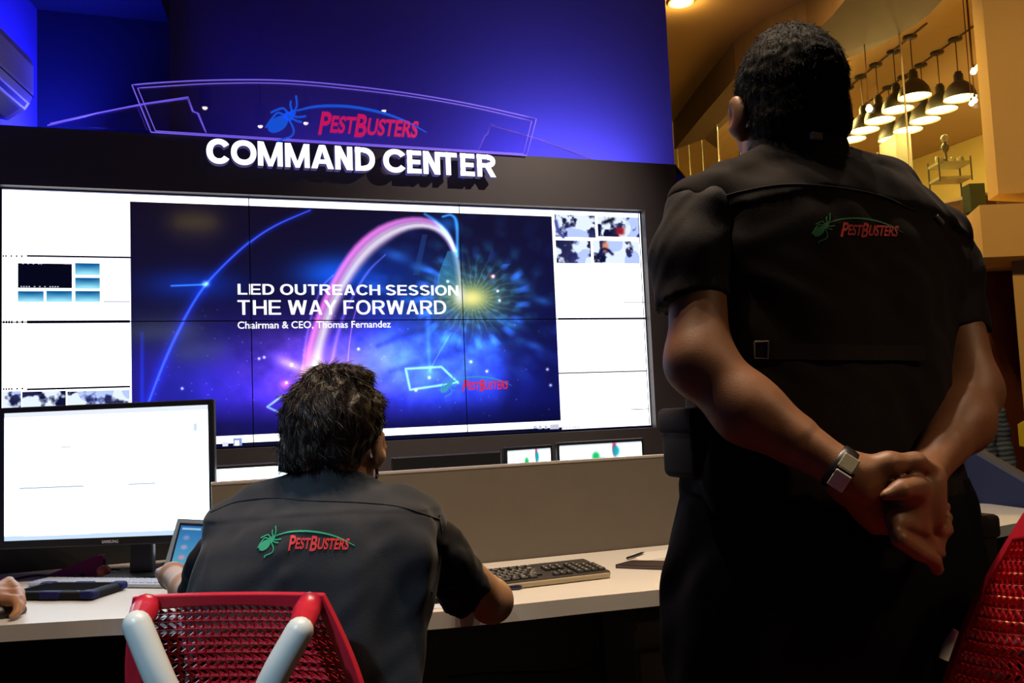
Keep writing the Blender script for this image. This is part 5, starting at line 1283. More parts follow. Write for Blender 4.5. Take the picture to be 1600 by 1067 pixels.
# shirt: collar and short sleeves
S = Sdf((1.30, y0-.24, 1.10), (2.02, y0+.24, 1.70), .0045)
S.chain([H(1092, 335, 0), H(1080, 405, -.008), H(1088, 500, -.03)], [pr(51), pr(58), pr(57)], .02); S.plane(H(1083, 474, -.03), (eL-shL)/np.linalg.norm(eL-shL)+np.array((.12, 0, 0)))
S2 = Sdf((1.30, y0-.24, 1.10), (2.02, y0+.24, 1.70), .0045)
S2.chain([H(1462, 375, 0), H(1480, 430, -.012), H(1498, 560, -.045)], [pr(50), pr(54), pr(53)], .02); S2.plane(H(1499, 524, -.04), (eR-shR)/np.linalg.norm(eR-shR)*np.array((.4, 1, 1)))
for Q_ in (S, S2): Q_.wrinkle(.0032, 55, 11, 5, (1, 1, .6)); Q_.wrinkle(.0012, 130, 21, 4)
shirt = S.build('sleeve', M_shirt, man, 1); S2.build('sleeve', M_shirt, man, 1)
S3 = S.like(); S3.chain([H(1249, 275, 0), H(1246, 246, .0), H(1246, 224, .006)], [.084, .0775, .0725], .01); S3.plane(H(1246, 226, .0), np.array((.08, .22, 1))); S3.cone(H(1247, 240, .01), H(1246, 160, .02), .066, .066, .003, 'sub'); shirt = S3.build('collar', M_shirt, man, 1)
# vest
S = Sdf((1.30, y0-.28, .95), (2.02, y0+.24, 1.66), .0045)
vs = [stn(1200,1322,268,.075,0), stn(1140,1405,298,.098,0), stn(1098,1468,345,.116,0), stn(1096,1480,400,.126,0), stn(1106,1474,470,.130,0), stn(1106,1464,545,.128,0), stn(1090,1460,620,.128,0), stn(1078,1464,700,.131,0), stn(1080,1480,778,.134,0)]
S.loft(vs, LX, DX, .02, 2.5)
S.chain([H(1215, 262, 0), H(1092, 318, 0)], [pr(42), pr(42)], .03); S.chain([H(1290, 262, 0), H(1385, 305, 0), H(1462, 362, 0)], [pr(42), pr(44), pr(40)], .03)
for c, ax in (((1050,392), 1), ((1520,440), 1)): S.ell(H(*c, -.01), (pr(47), .075, pr(92)), None, .012, 'sub')
S.cone(H(1247, 262, .0), H(1244, 190, .02), .078, .074, .01, 'sub')
X, Y, Z = S.grids(); zy = H(1250, 292, -.1)[2]; sm_ = np.clip((Z-(zy-.035*np.abs(X-1.64)/.18))/.004, 0, 1); S.F -= .0042*sm_*sm_*(3-2*sm_)   # the yoke lies over the back panel
S.wrinkle(.0042, 30, 4, 6, (1, 1, .5)); S.wrinkle(.0016, 95, 8, 5)
vest = S.build('vest', M_vest, man, 1)
def bvh_of(o):
    me = o.data; off = np.array(wloc(o)); return BVHTree.FromPolygons([tuple(v.co[i]+off[i] for i in range(3)) for v in me.vertices], [tuple(p.vertices) for p in me.polygons])
def on_surf(bv, pts, lift=.001):
    out = []
    for x, y in pts:
        rr = ray(x, y); h, n, i, d = bv.ray_cast(Vector(CAM), Vector(rr/np.linalg.norm(rr)))
        if h is not None:
            n = np.array(n); n = n if n@rr < 0 else -n; out.append(np.array(h)+n*lift)
    return out
bv = bvh_of(vest)
P = on_surf(bv, [(p[0], p[1]) for p in bez([(1112,313,0),(1157,300,0),(1225,289,0),(1300,292,0),(1375,306,0),(1430,330,0)], 50)], .0005)
if len(P) > 3: MB().tube(P, .0016, 6).build('yoke_seam', M_yoke, vest, True)
P = on_surf(bv, [(x, 549+.01*(x-1180)) for x in range(1182, 1452, 9)], .001)
V = []; F = []
for i, p in enumerate(P): V += [p+(0,0,.011), p-(0,0,.011), p-(0,0,.011)-FF*.004, p+(0,0,.011)-FF*.004]
for i in range(len(P)-1):
    a = 4*i
    F += [(a+3, a+2, a+6, a+7), (a, a+3, a+7, a+4), (a+2, a+1, a+5, a+6)]
strap = mobj('back_strap', V, F, M_shirt, vest)
bq = on_surf(bv, [(1179,534),(1199,534),(1199,560),(1179,560)], .006)
if len(bq) == 4: MB().tube(bq+[bq[0]], .0017, 6).build('buckle', mat('dull buckle', (.30, .29, .28), .35, metal=.8), strap)
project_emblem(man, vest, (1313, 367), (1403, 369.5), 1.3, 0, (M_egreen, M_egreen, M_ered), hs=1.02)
pin = on_surf(bv, [(1461,337),(1466,343),(1471,349)], .002)
if pin: MB().tube(pin, .0035, 6).build('shoulder_pin', mat('bright pin', (.6, .6, .62), .25, metal=.7), vest)
cp = H(1275, 213, -.085); MB().rbox((-.011, -.004, -.006), (.011, .004, .006), .002, rotz(.1), H(1275, 213, -.078)).build('collar_clip', mat('dull silver', (.35, .35, .36), .3, metal=.6), shirt)
# trousers with pouches
S = Sdf((1.30, y0-.28, .02), (2.02, y0+.26, 1.12), .0055)
ts = [stn(1084,1478,752,.128,0), stn(1072,1490,800,.134,0), stn(1060,1500,860,.138,0), stn(1056,1502,950,.135,0), stn(1058,1490,1060,.120,0), (np.array((1.655, y0, .64)), .205, .105), (np.array((1.65, y0, .50)), .19, .09)]
S.loft(ts, LX, DX, .02, 2.6)
for sx_ in (-1, 1): S.chain([np.array((1.655+sx_*.095, y0, .62)), np.array((1.65+sx_*.105, y0+.01, .45)), np.array((1.65+sx_*.11, y0, .06))], [.11, .092, .082], .02)
S.wrinkle(.003, 45, 15, 6)
trou = S.build('trousers', M_trou, man, 1)
for sx_ in (-1, 1): 
    S = Sdf((1.65+sx_*.11-.08, y0-.15, -.01), (1.65+sx_*.11+.08, y0+.22, .14), .005); S.ell((1.65+sx_*.115, y0+.10, .035), (.046, .10, .038), None, .02); S.ell((1.65+sx_*.11, y0-.02, .045), (.042, .075, .05), None, .03); S.plane((0, 0, .0), (0, 0, -1)); S.build('shoe', M_shoe, man, 1)
def pouch(xl, xr, yt, yb, yo, dep, nm):
    a, b = H(xl, yb, yo), H(xr, yt, yo); o = MB().rbox((a[0], a[1]-dep/2, a[2]), (b[0], a[1]+dep/2, b[2]), .012, seg=3).build(nm, M_shirt, trou, True); MB().rbox((a[0]-.003, a[1]-dep/2-.003, b[2]-.035), (b[0]+.003, a[1]+dep/2+.003, b[2]+.004), .008, seg=2).build('flap', M_shirt, o, True)
pouch(1060, 1098, 640, 748, .02, .10, 'belt_pouch'); pouch(1462, 1525, 803, 905, .0, .09, 'belt_pouch')
# watch
ax_ = (wL-mL)/np.linalg.norm(wL-mL); wc = mL+(wL-mL)*.97; rw = ph_(33)
wt = MB().lathe(wc, [(rw*.98,-.012),(rw*1.06,-.010),(rw*1.06,.010),(rw*.98,.012)], 28, ax_).build('watch', mat('dark watch strap', (.012, .010, .010), .35), man, True)
def wface(x, y, w_, h_, mt, nm, lift=.0):
    c = H(x, y, -.2); n = np.cross(ax_, UU); n = (CAM-wc); n -= ax_*(n@ax_); n /= np.linalg.norm(n); t_ = np.cross(ax_, n)
    q = c-wc; along_, across = q@ax_, q@t_; ang = across/(rw*1.06); ang = max(-1.2, min(1.2, ang)); nn_ = n*math.cos(ang)+t_*math.sin(ang); tt = np.cross(ax_, nn_); R = np.stack([ax_, tt, nn_], 1)
    return MB().rbox((-w_/2, -h_/2, -.002), (w_/2, h_/2, .004), .0015, R, wc+ax_*along_*.5+nn_*(rw*1.05+lift)).build(nm, mt, wt)
wface(1319, 755, .022, .026, mat('pale watch face', (.85, .80, .66), .3), 'watch_face'); wface(1331, 728, .022, .022, mat('steel lug', (.55, .55, .56), .25, metal=.8), 'clasp')
wface(1325, 742, .026, .012, mat('dark watch rim', (.02, .018, .016), .3), 'bezel')

# ================================================================== SEATED PERSON
th = math.radians(9); Ls = np.array((math.cos(th), -math.sin(th), 0)); Ds = np.array((math.sin(th), math.cos(th), 0))
O2 = at_d(505, 860, 1.62)
def K(x, y, yo=0.0):
    v = ray(x, y); t_ = ((O2-CAM)@Ds+yo)/(v@Ds); return CAM+v*t_
sit = thing('person', 'seated person at the desk seen from behind, charcoal vest with bright lettering', 'person', (O2[0], O2[1], 0))
qr = lambda px: px*1.62/FPX
hc2 = K(523, 687, .05); az = math.radians(27); hR2 = frame((math.sin(az), math.cos(az), -.12))
lo = np.array((O2[0]-.40, O2[1]-.25, 0.0)); hi = np.array((O2[0]+.50, O2[1]+.95, 1.30))
S = Sdf(lo, hi, .0055); head_sdf(S, hc2, hR2, .985, fat=1.03)
S.cone(hc2+hR2@np.array((0, -.022, -.05)), K(525, 775, .02), .056, .066, .03)
sk = lambda xl, xr, py, b, yo: stn(xl, xr, py, b, yo, K)
S.loft([sk(460,590,775,.05,.02), sk(360,670,820,.09,.01), sk(330,665,880,.10,0), sk(325,655,960,.10,0), sk(330,650,1060,.105,0)], Ls, Ds, .03)
hip = np.array((O2[0], O2[1], .56))
for q in (-1, 1):
    S.chain([hip+Ls*q*.09, hip+Ls*q*.12+Ds*.42+(0,0,.01), hip+Ls*q*.12+Ds*.44+(0,0,-.44)], [.085, .058, .042], .03); S.ell(hip+Ls*q*.12+Ds*.49+(0,0,-.52), np.array((.04, .11, .03)), np.stack([Ls, Ds, np.array((0,0,1.))], 1), .03)
S.cone(hip-(0,0,.0), K(490, 1050, 0), .11, .11, .03)
sR, elR = K(660, 830, .0), K(768, 957, .13); wrR = K(722, 921, .44); wrR[2] = .782; elR[2] = max(elR[2], .80)
S.chain([sR, elR], [qr(30), qr(35)], .03); S.chain([elR, (elR+wrR)/2, wrR], [qr(36), qr(31), .026], .02)
def flat_hand(S, w_, fwd_, side, z, sc=1.0, curl=.4):
    """palm-down hand resting on something at height z; side = +1 when the thumb lies towards +right of fwd"""
    f = np.array(fwd_, float); f[2] = 0; f /= np.linalg.norm(f); r = np.cross(f, (0, 0, 1.)); W_ = np.array(w_, float)
    for i, (off, L_) in enumerate(((.030, .068), (.010, .076), (-.010, .071), (-.029, .055))):
        k_ = W_+f*.088*sc*(1-.06*abs(i-1))+r*side*off*sc; k_[2] = z+.028; S.cone(W_, k_, .022, .0125, .016)
        p1 = k_+f*L_*.42*sc+r*side*off*.08; p1[2] = z+.028-.006*curl*2; p2 = k_+f*L_*.75*sc; p2[2] = z+.014; p3 = k_+f*L_*.95*sc; p3[2] = z+.008
        S.chain([k_, p1, p2, p3], [.0115, .0098, .009, .0075], .004)
    t0 = W_+f*.02+r*side*.022; t1 = W_+f*.055+r*side*.052; t2 = W_+f*.088+r*side*.058; t1[2] = z+.018; t2[2] = z+.010
    S.chain([t0, t1, t2], [.018, .013, .009], .008)
flat_hand(S, wrR, (elR*0+np.array((-.55, .8, 0))), -1, .742, .95)
sL, elL = K(365, 855, .01), K(318, 945, .10); wrL = at_d(270, 900, 1.98)
S.chain([sL, elL], [qr(36), qr(33)], .03); S.chain([elL, (elL+wrL)/2, wrL], [qr(33), qr(28), .025], .02)
flat_hand(S, wrL, (.0, 1, 0), 1, wrL[2]-.03, .95)
body2 = S.build('body', M_skin2, sit, 1); eyes(sit, hc2, hR2, .985)
# hair: thicker, tousled crown
g = lambda x, y, z: hc2+hR2@(np.array((x, y, z))*.985)
S = Sdf(hc2-.17, hc2+.17, .0035)
S.ell(g(0,-.014,.030), (.090,.106,.100), hR2, .01); S.ell(g(-.012,-.045,-.040), (.072,.060,.055), hR2, .03); S.ell(g(-.008,-.045,-.068), (.054,.045,.036), hR2, .02); S.ell(g(.02,-.02,.112), (.055,.06,.022), hR2, .025); S.ell(g(0,.07,.075), (.07,.05,.04), hR2, .03)
S.ell(g(0,.135,-.05), (.12,.10,.11), hR2, .012, 'sub')
for q in (-1, 1): S.ell(g(q*.100,.008,-.035), (.034,.040,.050), hR2, .008, 'sub')
S.ell(g(.082,.0,-.095), (.052,.068,.070), hR2, .012, 'sub')
S.plane(g(0,0,-.070), -hR2[:, 2]-.25*hR2[:, 1], .003); S.wrinkle(.0030, 120, 33, 6, (1, 1, .35)); S.wrinkle(.0020, 300, 43, 5, (1, 1, .4))
hair2 = S.build('hair', M_hair2, sit, 1)
crown = g(.0, -.05, .12)
def flow2(p, n):
    t = p-crown; t[2] -= .5*np.linalg.norm(t[:2]); s_ = np.cross((0, 0, 1.), p-crown); return t/ (np.linalg.norm(t)+1e-9)+.35*s_/(np.linalg.norm(s_)+1e-9)
def keep2(p):
    q = hR2.T@(p-hc2); return not (q[0] > .052 and q[2] < .018)
V, F = hair_strands('hair', hair2, 12000, .024, flow2, M_hair2, 6, .10, g(0,0,-.042)[2], .0006, .28, keep2)
V2, F2 = hair_strands('hair', hair2, 700, .028, flow2, M_hair2, 16, .18, g(0,0,.07)[2], .0006, .5); F += [tuple(i+len(V) for i in f) for f in F2]; V += V2
mobj('hair_strands', V, F, M_hair2, hair2)
# shirt sleeves
S = Sdf((O2[0]-.40, O2[1]-.25, .70), (O2[0]+.50, O2[1]+.40, 1.15), .0045)
ax1 = (elR-sR)/np.linalg.norm(elR-sR)
S.chain([K(652, 832, .0), K(690, 868, .045), K(742, 948, .115)], [qr(45), qr(47), qr(46)], .02); S.plane(K(729, 930, .10), ax1*np.array((1., .6, 1.)))
S2 = S.like(); S2.chain([K(362, 845, .01), K(332, 890, .05), K(318, 940, .09)], [qr(38), qr(40), qr(37)], .02); S2.plane(K(312, 930, .08), (elL-sL)/np.linalg.norm(elL-sL))
for Q_ in (S, S2): Q_.wrinkle(.0034, 65, 14, 5); Q_.wrinkle(.0014, 150, 24, 4); Q_.build('sleeve', mat('black cotton', (.0075, .0075, .010), .75, spec=.10, bump=.2, bscale=500, sheen=.04), sit, 1)
# vest
S = Sdf((O2[0]-.40, O2[1]-.27, .55), (O2[0]+.42, O2[1]+.28, 1.20), .0045)
S.loft([sk(468,576,750,.060,.03), sk(410,622,776,.083,.022), sk(352,676,800,.108,.012), sk(322,690,838,.120,.004), sk(306,690,880,.128,0), sk(296,678,930,.132,0), sk(296,662,990,.134,0), sk(300,655,1070,.135,0)], Ls, Ds, .02, 2.4)
S.chain([K(500, 752, .025), K(415, 785, .02), K(352, 820, .01)], [qr(24), qr(27), qr(27)], .03); S.chain([K(556, 770, .025), K(622, 796, .02), K(668, 820, .01)], [qr(24), qr(28), qr(29)], .03)
S.ell(K(728, 890, .04), (qr(34), .085, qr(66)), None, .012, 'sub')
S.chain([K(524, 775, .03), K(526, 728, .035)], [.074, .066], .01)                       # stand collar
S.plane(K(526, 741, .0), np.array((.16, .30, 1)))
S.cone(K(525, 770, .035), K(524, 690, .045), .060, .062, .006, 'sub')
X, Y, Z = S.grids(); zy = K(480, 806, -.1)[2]; uu = (X-O2[0])*Ls[0]+(Y-O2[1])*Ls[1]; sm_ = np.clip((Z-(zy-.10*np.abs(uu)**1.3))/.004, 0, 1); S.F -= .004*sm_*sm_*(3-2*sm_)
S.wrinkle(.0080, 30, 42, 6, (1, 1, .4)); S.wrinkle(.0020, 90, 18, 5)
vest2 = S.build('vest', M_vest2, sit, 1)
bv = bvh_of(vest2)
P = on_surf(bv, [(p[0], p[1]) for p in bez([(330,800,0),(370,784,0),(425,778,0),(480,782,0),(560,785,0),(625,792,0),(688,812,0)], 60)], .0004)
if len(P) > 3: MB().tube(P, .0015, 6).build('yoke_seam', M_vest2, vest2, True)
P = on_surf(bv, [(p[0], p[1]) for p in bez([(686,806,0),(690,840,0),(686,880,0),(674,925,0)], 30)], .0008)
if len(P) > 3: MB().tube(P, .0022, 6).build('armhole_binding', M_vest2, vest2, True)
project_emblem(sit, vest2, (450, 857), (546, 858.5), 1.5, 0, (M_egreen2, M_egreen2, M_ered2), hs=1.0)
# trousers and shoes
S = Sdf((O2[0]-.30, O2[1]-.22, .04), (O2[0]+.36, O2[1]+.72, .80), .006)
S.loft([(hip+np.array((0,0,-.09)), .17, .12), (hip+np.array((0,0,.0)), .185, .135), (hip+np.array((0,0,.12)), .175, .13)], Ls, Ds, .03)
for q in (-1, 1): S.chain([hip+Ls*q*.09-(0,0,.01), hip+Ls*q*.12+Ds*.42+(0,0,.0), hip+Ls*q*.12+Ds*.44+(0,0,-.44)], [.10, .076, .062], .03)
S.wrinkle(.003, 45, 15, 5); S.build('trousers', M_trou, sit, 1)
for q in (-1, 1):
    c = hip+Ls*q*.12+Ds*.49+(0,0,-.515); Rb = np.stack([Ls, Ds, np.array((0,0,1.))], 1); S = Sdf(c-.16, c+.16, .006); S.ell(c, (.046, .125, .04), Rb, .02); S.ell(c-Ds*.05+(0,0,.02), (.042, .07, .05), Rb, .03); S.plane((0,0,0.003), (0,0,-1)); S.build('shoe', M_shoe, sit, 1)
# earpiece and wire behind the right ear
ep = [K(584, 692, .035), K(588, 704, .03), K(587, 722, .03), K(589, 742, .03), K(584, 760, .0)]
MB().tube(bez(ep, 24), [.0045]*8+[.0035]*9+[.0022]*20 if False else .0032, 6).build('earpiece', M_black, sit, True)

# ================================================================== PERSON AT THE LEFT EDGE (a hand on a mouse)
hz_ = at_z(8, 935, .742); wv = at_d(-42, 936, 2.22); wv[2] = .79
lp = thing('person', 'person cut by the left edge, only a hand on the mouse in view', 'person', (-.12, -2.3, 0))
S = Sdf((-.45, -2.75, .0), (.45, -1.55, 1.36), .0055)
w_ = at_z(-26, 938, .775); fdir = np.array((.80, .58, 0)); fdir /= np.linalg.norm(fdir)
kn_ = []
for i, (x, y, z) in enumerate(((14,908,.800), (20,916,.798), (24,926,.790), (22,938,.780))):
    k_ = at_z(x, y, z); kn_.append(k_); S.cone(w_, k_, .024, .0125, .016)
tips = [((27,918,.792),(32,934,.772),(31,946,.756)), ((32,926,.788),(35,942,.768),(31,953,.754)), ((32,936,.780),(33,950,.762),(27,959,.752)), ((28,946,.770),(26,957,.757),(18,963,.751))]
for k_, tp in zip(kn_, tips): S.chain([k_]+[at_z(*q) for q in tp], [.0118, .0104, .0092, .0078], .004)
S.ell(at_z(2, 936, .772), (.036, .036, .024), None, .015); S.chain([w_+(0,0,.0), at_z(-14, 912, .785), at_z(0, 905, .765)], [.019, .013, .0095], .008)
elb = w_-fdir*.255+np.array((-.02,-.02,.035)); S.chain([w_, (w_+elb)/2, elb], [.027, .036, .040], .02); shd = elb+np.array((-.10,-.16,.22)); S.cone(elb, shd, .042, .05, .03)
ct = np.array((shd[0]-.15, shd[1]+.02, 0.)); S.loft([(ct+(0,0,.48), .16, .11), (ct+(0,0,.75), .15, .10), (ct+(0,0,1.02), .165, .10), (ct+(0,0,1.10), .08, .06)], np.array((.85,-.5,0)), np.array((.5,.85,0)), .03)
hc3 = ct+np.array((.03,.05,1.24)); hR3 = frame((.5,.85,-.1)); hR3 = frame((.5, .85, -.12))
S = S; S.cone(hc3-(0,0,.06), ct+(0,0,1.08), .055, .06, .03)
S.ell(hc3, (.07,.085,.085), hR3, .02); S.ell(hc3+hR3@np.array((0,.03,-.06)), (.055,.06,.06), hR3, .03); S.ell(hc3+hR3@np.array((0,.092,-.03)), (.013,.018,.02), hR3, .01)
for q in (-1, 1): S.ell(hc3+hR3@np.array((q*.075,-.005,-.02)), (.008,.018,.03), hR3, .005)
hip3 = ct+(0,0,.54)
for q in (-1, 1): r_ = np.array((.85,-.5,0)); f_ = np.array((.5,.85,0)); S.chain([hip3+r_*q*.09, hip3+r_*q*.1+f_*.40, hip3+r_*q*.1+f_*.42-(0,0,.50)], [.08, .055, .04], .03)
S.build('body', mat('warm tan skin', (.42, .20, .09), .5, var=.1, scale=60), lp, 1)
S = Sdf((-.60, -2.75, .45), (.35, -1.8, 1.2), .007); S.loft([(ct+(0,0,.46), .185, .135), (ct+(0,0,.75), .175, .125), (ct+(0,0,1.02), .195, .12), (ct+(0,0,1.12), .09, .07)], np.array((.85,-.5,0)), np.array((.5,.85,0)), .03); S.cone(shd, elb+(shd-elb)*.35, .065, .058, .03); S.cone(ct+(0,0,1.05)-np.array((.14,-.08,0)), ct+(-.22,.0,.86), .06, .055, .03); S.build('shirt', M_shirt, lp, 1)
S = Sdf((-.55, -2.75, .02), (.5, -1.5, .72), .008)
for q in (-1, 1): S.chain([hip3+r_*q*.09, hip3+r_*q*.1+f_*.40, hip3+r_*q*.1+f_*.42-(0,0,.50)], [.10, .075, .058], .03)
S.build('trousers', M_trou, lp, 1)
S = Sdf(hc3-.15, hc3+.15, .005); S.ell(hc3+hR3@np.array((0,-.012,.02)), (.082,.095,.09), hR3, .02); S.ell(hc3+hR3@np.array((0,.12,-.06)), (.12,.09,.10), hR3, .01, 'sub'); S.build('hair', M_hair, lp, 1)
mo = at_z(8, 962, .74)
ms = thing('mouse', 'black computer mouse under the hand at the left edge', 'mouse', mo)
S = Sdf(mo-.09, mo+.09, .0025); Rm = np.stack([np.cross(fdir, (0,0,1.)), fdir, np.array((0,0,1.))], 1); mcx = at_z(10, 962, .74)+fdir*-.012
S.ell(mcx+(0,0,.006), (.033,.058,.030), Rm, .01); S.plane((0,0,.7405), (0,0,-1)); S.build('shell', M_black, ms, 1)
MB().lathe(mcx+fdir*.03+Rm[:, 0]*-.003+(0,0,.026), [(.001,-.0035),(.007,-.0035),(.007,.0035),(.001,.0035)], 12, Rm[:, 0]).build('wheel', mat('grey rubber', (.08,.08,.085), .6), ms)

# ================================================================== PERSON BEYOND THE BLUE PARTITION
b5 = at_d(1487, 690, 4.25)*(1,1,0)
p5 = thing('person', 'person in a striped grey-blue shirt beyond the blue partition, mostly hidden by the standing person', 'person', b5)
Lr = np.array((RR[0], RR[1], 0)); Lr /= np.linalg.norm(Lr); Fr = np.array((FF[0], FF[1], 0)); Fr /= np.linalg.norm(Fr)
S = Sdf(b5+(-.4,-.4,.0), b5+(.4,.4,1.48), .009)
S.loft([(b5+(0,0,.45), .16, .12), (b5+(0,0,.75), .15, .11), (b5+(0,0,1.03), .17, .11), (b5+(0,0,1.12), .08, .06)], Lr, Fr, .03); hc5 = b5+np.array((0,0,1.29)); S.cone(hc5-(0,0,.07), b5+(0,0,1.1), .055, .06, .03); S.ell(hc5, (.072,.09,.09), frame(Fr), .02); S.ell(hc5+Fr*.03-(0,0,.06), (.055,.06,.06), frame(Fr), .03)
for q in (-1, 1): S.chain([b5+Lr*q*.19+(0,0,1.06), b5+Lr*q*.235+Fr*.03+(0,0,.82), b5+Lr*q*.16+Fr*.25+(0,0,.80)], [.05,.045,.03], .02); S.chain([b5+Lr*q*.09+(0,0,.52), b5+Lr*q*.1+Fr*.34+(0,0,.53), b5+Lr*q*.1+Fr*.34+(0,0,.08)], [.08,.055,.04], .03)
S.build('body', M_skin2, p5, 1)
M_str = bpy.data.materials.new('striped grey-blue cotton'); M_str.use_nodes = True; nt = M_str.node_tree; bs = nt.nodes['Principled BSDF']; bs.inputs['Roughness'].default_value = .85
wv_ = nt.nodes.new('ShaderNodeTexWave'); wv_.inputs['Scale'].default_value = 14; wv_.inputs['Distortion'].default_value = 2.5; wv_.bands_direction = 'Z'; tcn = nt.nodes.new('ShaderNodeTexCoord'); cr = nt.nodes.new('ShaderNodeMix'); cr.data_type = 'RGBA'; cr.inputs[6].default_value = (.07, .10, .13, 1); cr.inputs[7].default_value = (.38, .42, .44, 1)
nt.links.new(tcn.outputs['Object'], wv_.inputs['Vector']); nt.links.new(wv_.outputs['Fac'], cr.inputs[0]); nt.links.new(cr.outputs[2], bs.inputs['Base Color'])
S = Sdf(b5+(-.4,-.4,.4), b5+(.4,.4,1.25), .009); S.loft([(b5+(0,0,.44), .19, .145), (b5+(0,0,.75), .18, .135), (b5+(0,0,1.04), .20, .13), (b5+(0,0,1.15), .09, .07)], Lr, Fr, .03)
for q in (-1, 1): S.chain([b5+Lr*q*.185+(0,0,1.06), b5+Lr*q*.235+Fr*.03+(0,0,.83), b5+Lr*q*.18+Fr*.20+(0,0,.80)], [.07,.062,.05], .02)
S.wrinkle(.004, 50, 5, 5); S.build('shirt', M_str, p5, 1)
S = Sdf(hc5-.16, hc5+.16, .008); S.ell(hc5+(0,0,.012)-Fr*.015, (.085,.10,.10), frame(Fr), .02); S.ell(hc5+Fr*.12-(0,0,.05), (.12,.09,.10), frame(Fr), .01, 'sub'); S.build('hair', M_hair, p5, 1)

# ================================================================== RED MESH CHAIRS
M_red = mat('red moulded plastic', (.50, .016, .035), .30); M_redm = mat('red mesh plastic', (.55, .014, .030), .28); M_arm = mat('off-white frame plastic', (.62, .66, .64), .35); M_gas = mat('grey metal', (.2, .2, .21), .3, metal=.8)
def mesh_chair(label, tl, tr, bl, br, arms, bow, seatc, face, NU_=22, NV_=18, top_band=.10, extra=None):
    """back drawn between four corner points (world); bow = how far its middle is pushed towards the sitter"""
    tl, tr, bl, br = map(lambda q: np.array(q, float), (tl, tr, bl, br)); face = np.array(face, float); face /= np.linalg.norm(face)
    t = thing('mesh_chair', label, 'chair', (seatc[0], seatc[1], 0))
    def sf(u, v):
        a = tl*(1-u)+tr*u; b = bl*(1-u)+br*u; p = a*(1-v)+b*v
        wd = (br-bl)/np.linalg.norm(br-bl)
        return p+face*bow*(1-(2*u-1)**2)*(.35+.65*min(1, v*1.6))+wd*(u-.5)*.03*math.sin(math.pi*min(1, v))*1.0
    def nrm(u, v):
        e = 1e-3; a = sf(u+e, v)-sf(u-e, v); b = sf(u, v+e)-sf(u, v-e); n = np.cross(a, b); n /= np.linalg.norm(n); return n if n@face < 0 else -n
    V = []; F = []
    def vert(u, v, lift): V.append(sf(u, v)+nrm(u, v)*lift); return len(V)-1
    # suspension net: every cell is a bevelled lozenge opening
    u0, u1, v0, v1 = .055, .945, top_band+.015, .985
    for j in range(NV_):
        for i in range(NU_):
            off = .5 if j % 2 else 0
            ua, ub = u0+(u1-u0)*i/NU_, u0+(u1-u0)*(i+1)/NU_; va, vb = v0+(v1-v0)*j/NV_, v0+(v1-v0)*(j+1)/NV_
            uc, vc = (ua+ub)/2, (va+vb)/2; du, dv = (ub-ua), (vb-va); sk_ = .18*du*(1 if j % 2 else -1)
            O = [(ua,va),(uc,va),(ub,va),(ub,vc),(ub,vb),(uc,vb),(ua,vb),(ua,vc)]
            I_ = [(uc-.30*du+sk_,vc-.20*dv),(uc+sk_*.6,vc-.34*dv),(uc+.30*du+sk_,vc-.20*dv),(uc+.34*du,vc+.0*dv),(uc+.26*du-sk_,vc+.22*dv),(uc-sk_*.6,vc+.36*dv),(uc-.26*du-sk_,vc+.22*dv),(uc-.34*du,vc)]
            ids = [vert(u, v, .0035 if k in (1, 2, 3) else .0015) for k, (u, v) in enumerate(O)]; idi = [vert(u, v, -.0005) for u, v in I_]; idb = [vert(u, v, -.004) for u, v in I_]
            for k in range(8):
                k2 = (k+1) % 8; F.append((ids[k], ids[k2], idi[k2], idi[k])); F.append((idi[k], idi[k2], idb[k2], idb[k]))
    mobj('mesh_panel', V, F, M_redm, t)
    # moulded rim: wide band on top, thinner sides and foot
    V = []; F = []
    def band(path, n):
        k0 = len(V)
        for i in range(n+1):
            (ua, va), (ub, vb) = path(i/n)
            for (u, v, l) in ((ua, va, .007), (ub, vb, .006), (ub, vb, -.006), (ua, va, -.007)): V.append(sf(u, v)+nrm(max(.01, min(.99, u)), max(.01, min(.99, v)))*l)
        for i in range(n):
            a = k0+4*i
            for q in range(4): F.append((a+q, a+(q+1) % 4, a+4+(q+1) % 4, a+4+q))
        F.append((k0, k0+3, k0+2, k0+1)); e = k0+4*n; F.append((e, e+1, e+2, e+3))
    band(lambda s_: ((s_, .0), (s_, top_band+.02+.03*(2*s_-1)**2)), 30)
    band(lambda s_: ((.0, s_), (.065, s_)), 24); band(lambda s_: ((1., s_), (.935, s_)), 24); band(lambda s_: ((s_, 1.), (s_, .975)), 24)
    rim = mobj('rim', V, F, M_red, t); bv_ = rim.modifiers.new('soft edge', 'BEVEL'); bv_.width = .0025; bv_.segments = 2; bv_.limit_method = 'ANGLE'
    for P, rs in arms:
        a = MB(); PP = bez(P, 14); n = len(PP); rr = [np.interp(i/(n-1), np.linspace(0, 1, len(rs)), rs) for i in range(n)]
        d0 = (PP[0]-PP[1])/np.linalg.norm(PP[0]-PP[1]); cap = [(PP[0]+d0*rr[0]*math.sin(q), rr[0]*math.cos(q)) for q in (1.5, 1.2, .8, .4)]
        a.tube([c for c, _ in cap]+PP, [r for _, r in cap]+rr, 14); a.build('back_arm', M_arm, t, True)
    kb = []
    for P, rs in arms:
        k = MB(); c = np.array(P[0]); q = c+face*.045; cr_ = (tl if np.linalg.norm(c-tl) < np.linalg.norm(c-tr) else tr)*.86+(tl+tr)/2*.14; k.tube([c+face*.010, c*.5+cr_*.5+face*.012+np.array((0,0,-.006)), cr_+np.array((0,0,-.014))], [.017, .021, .019], 12); k.build('corner_boss', M_red, t, True)
    # seat, column and star base
    sc_ = np.array((seatc[0], seatc[1], 0.)); up = np.array((0, 0, 1.)); rt = np.cross(face, up); R = np.stack([rt, face, up], 1)
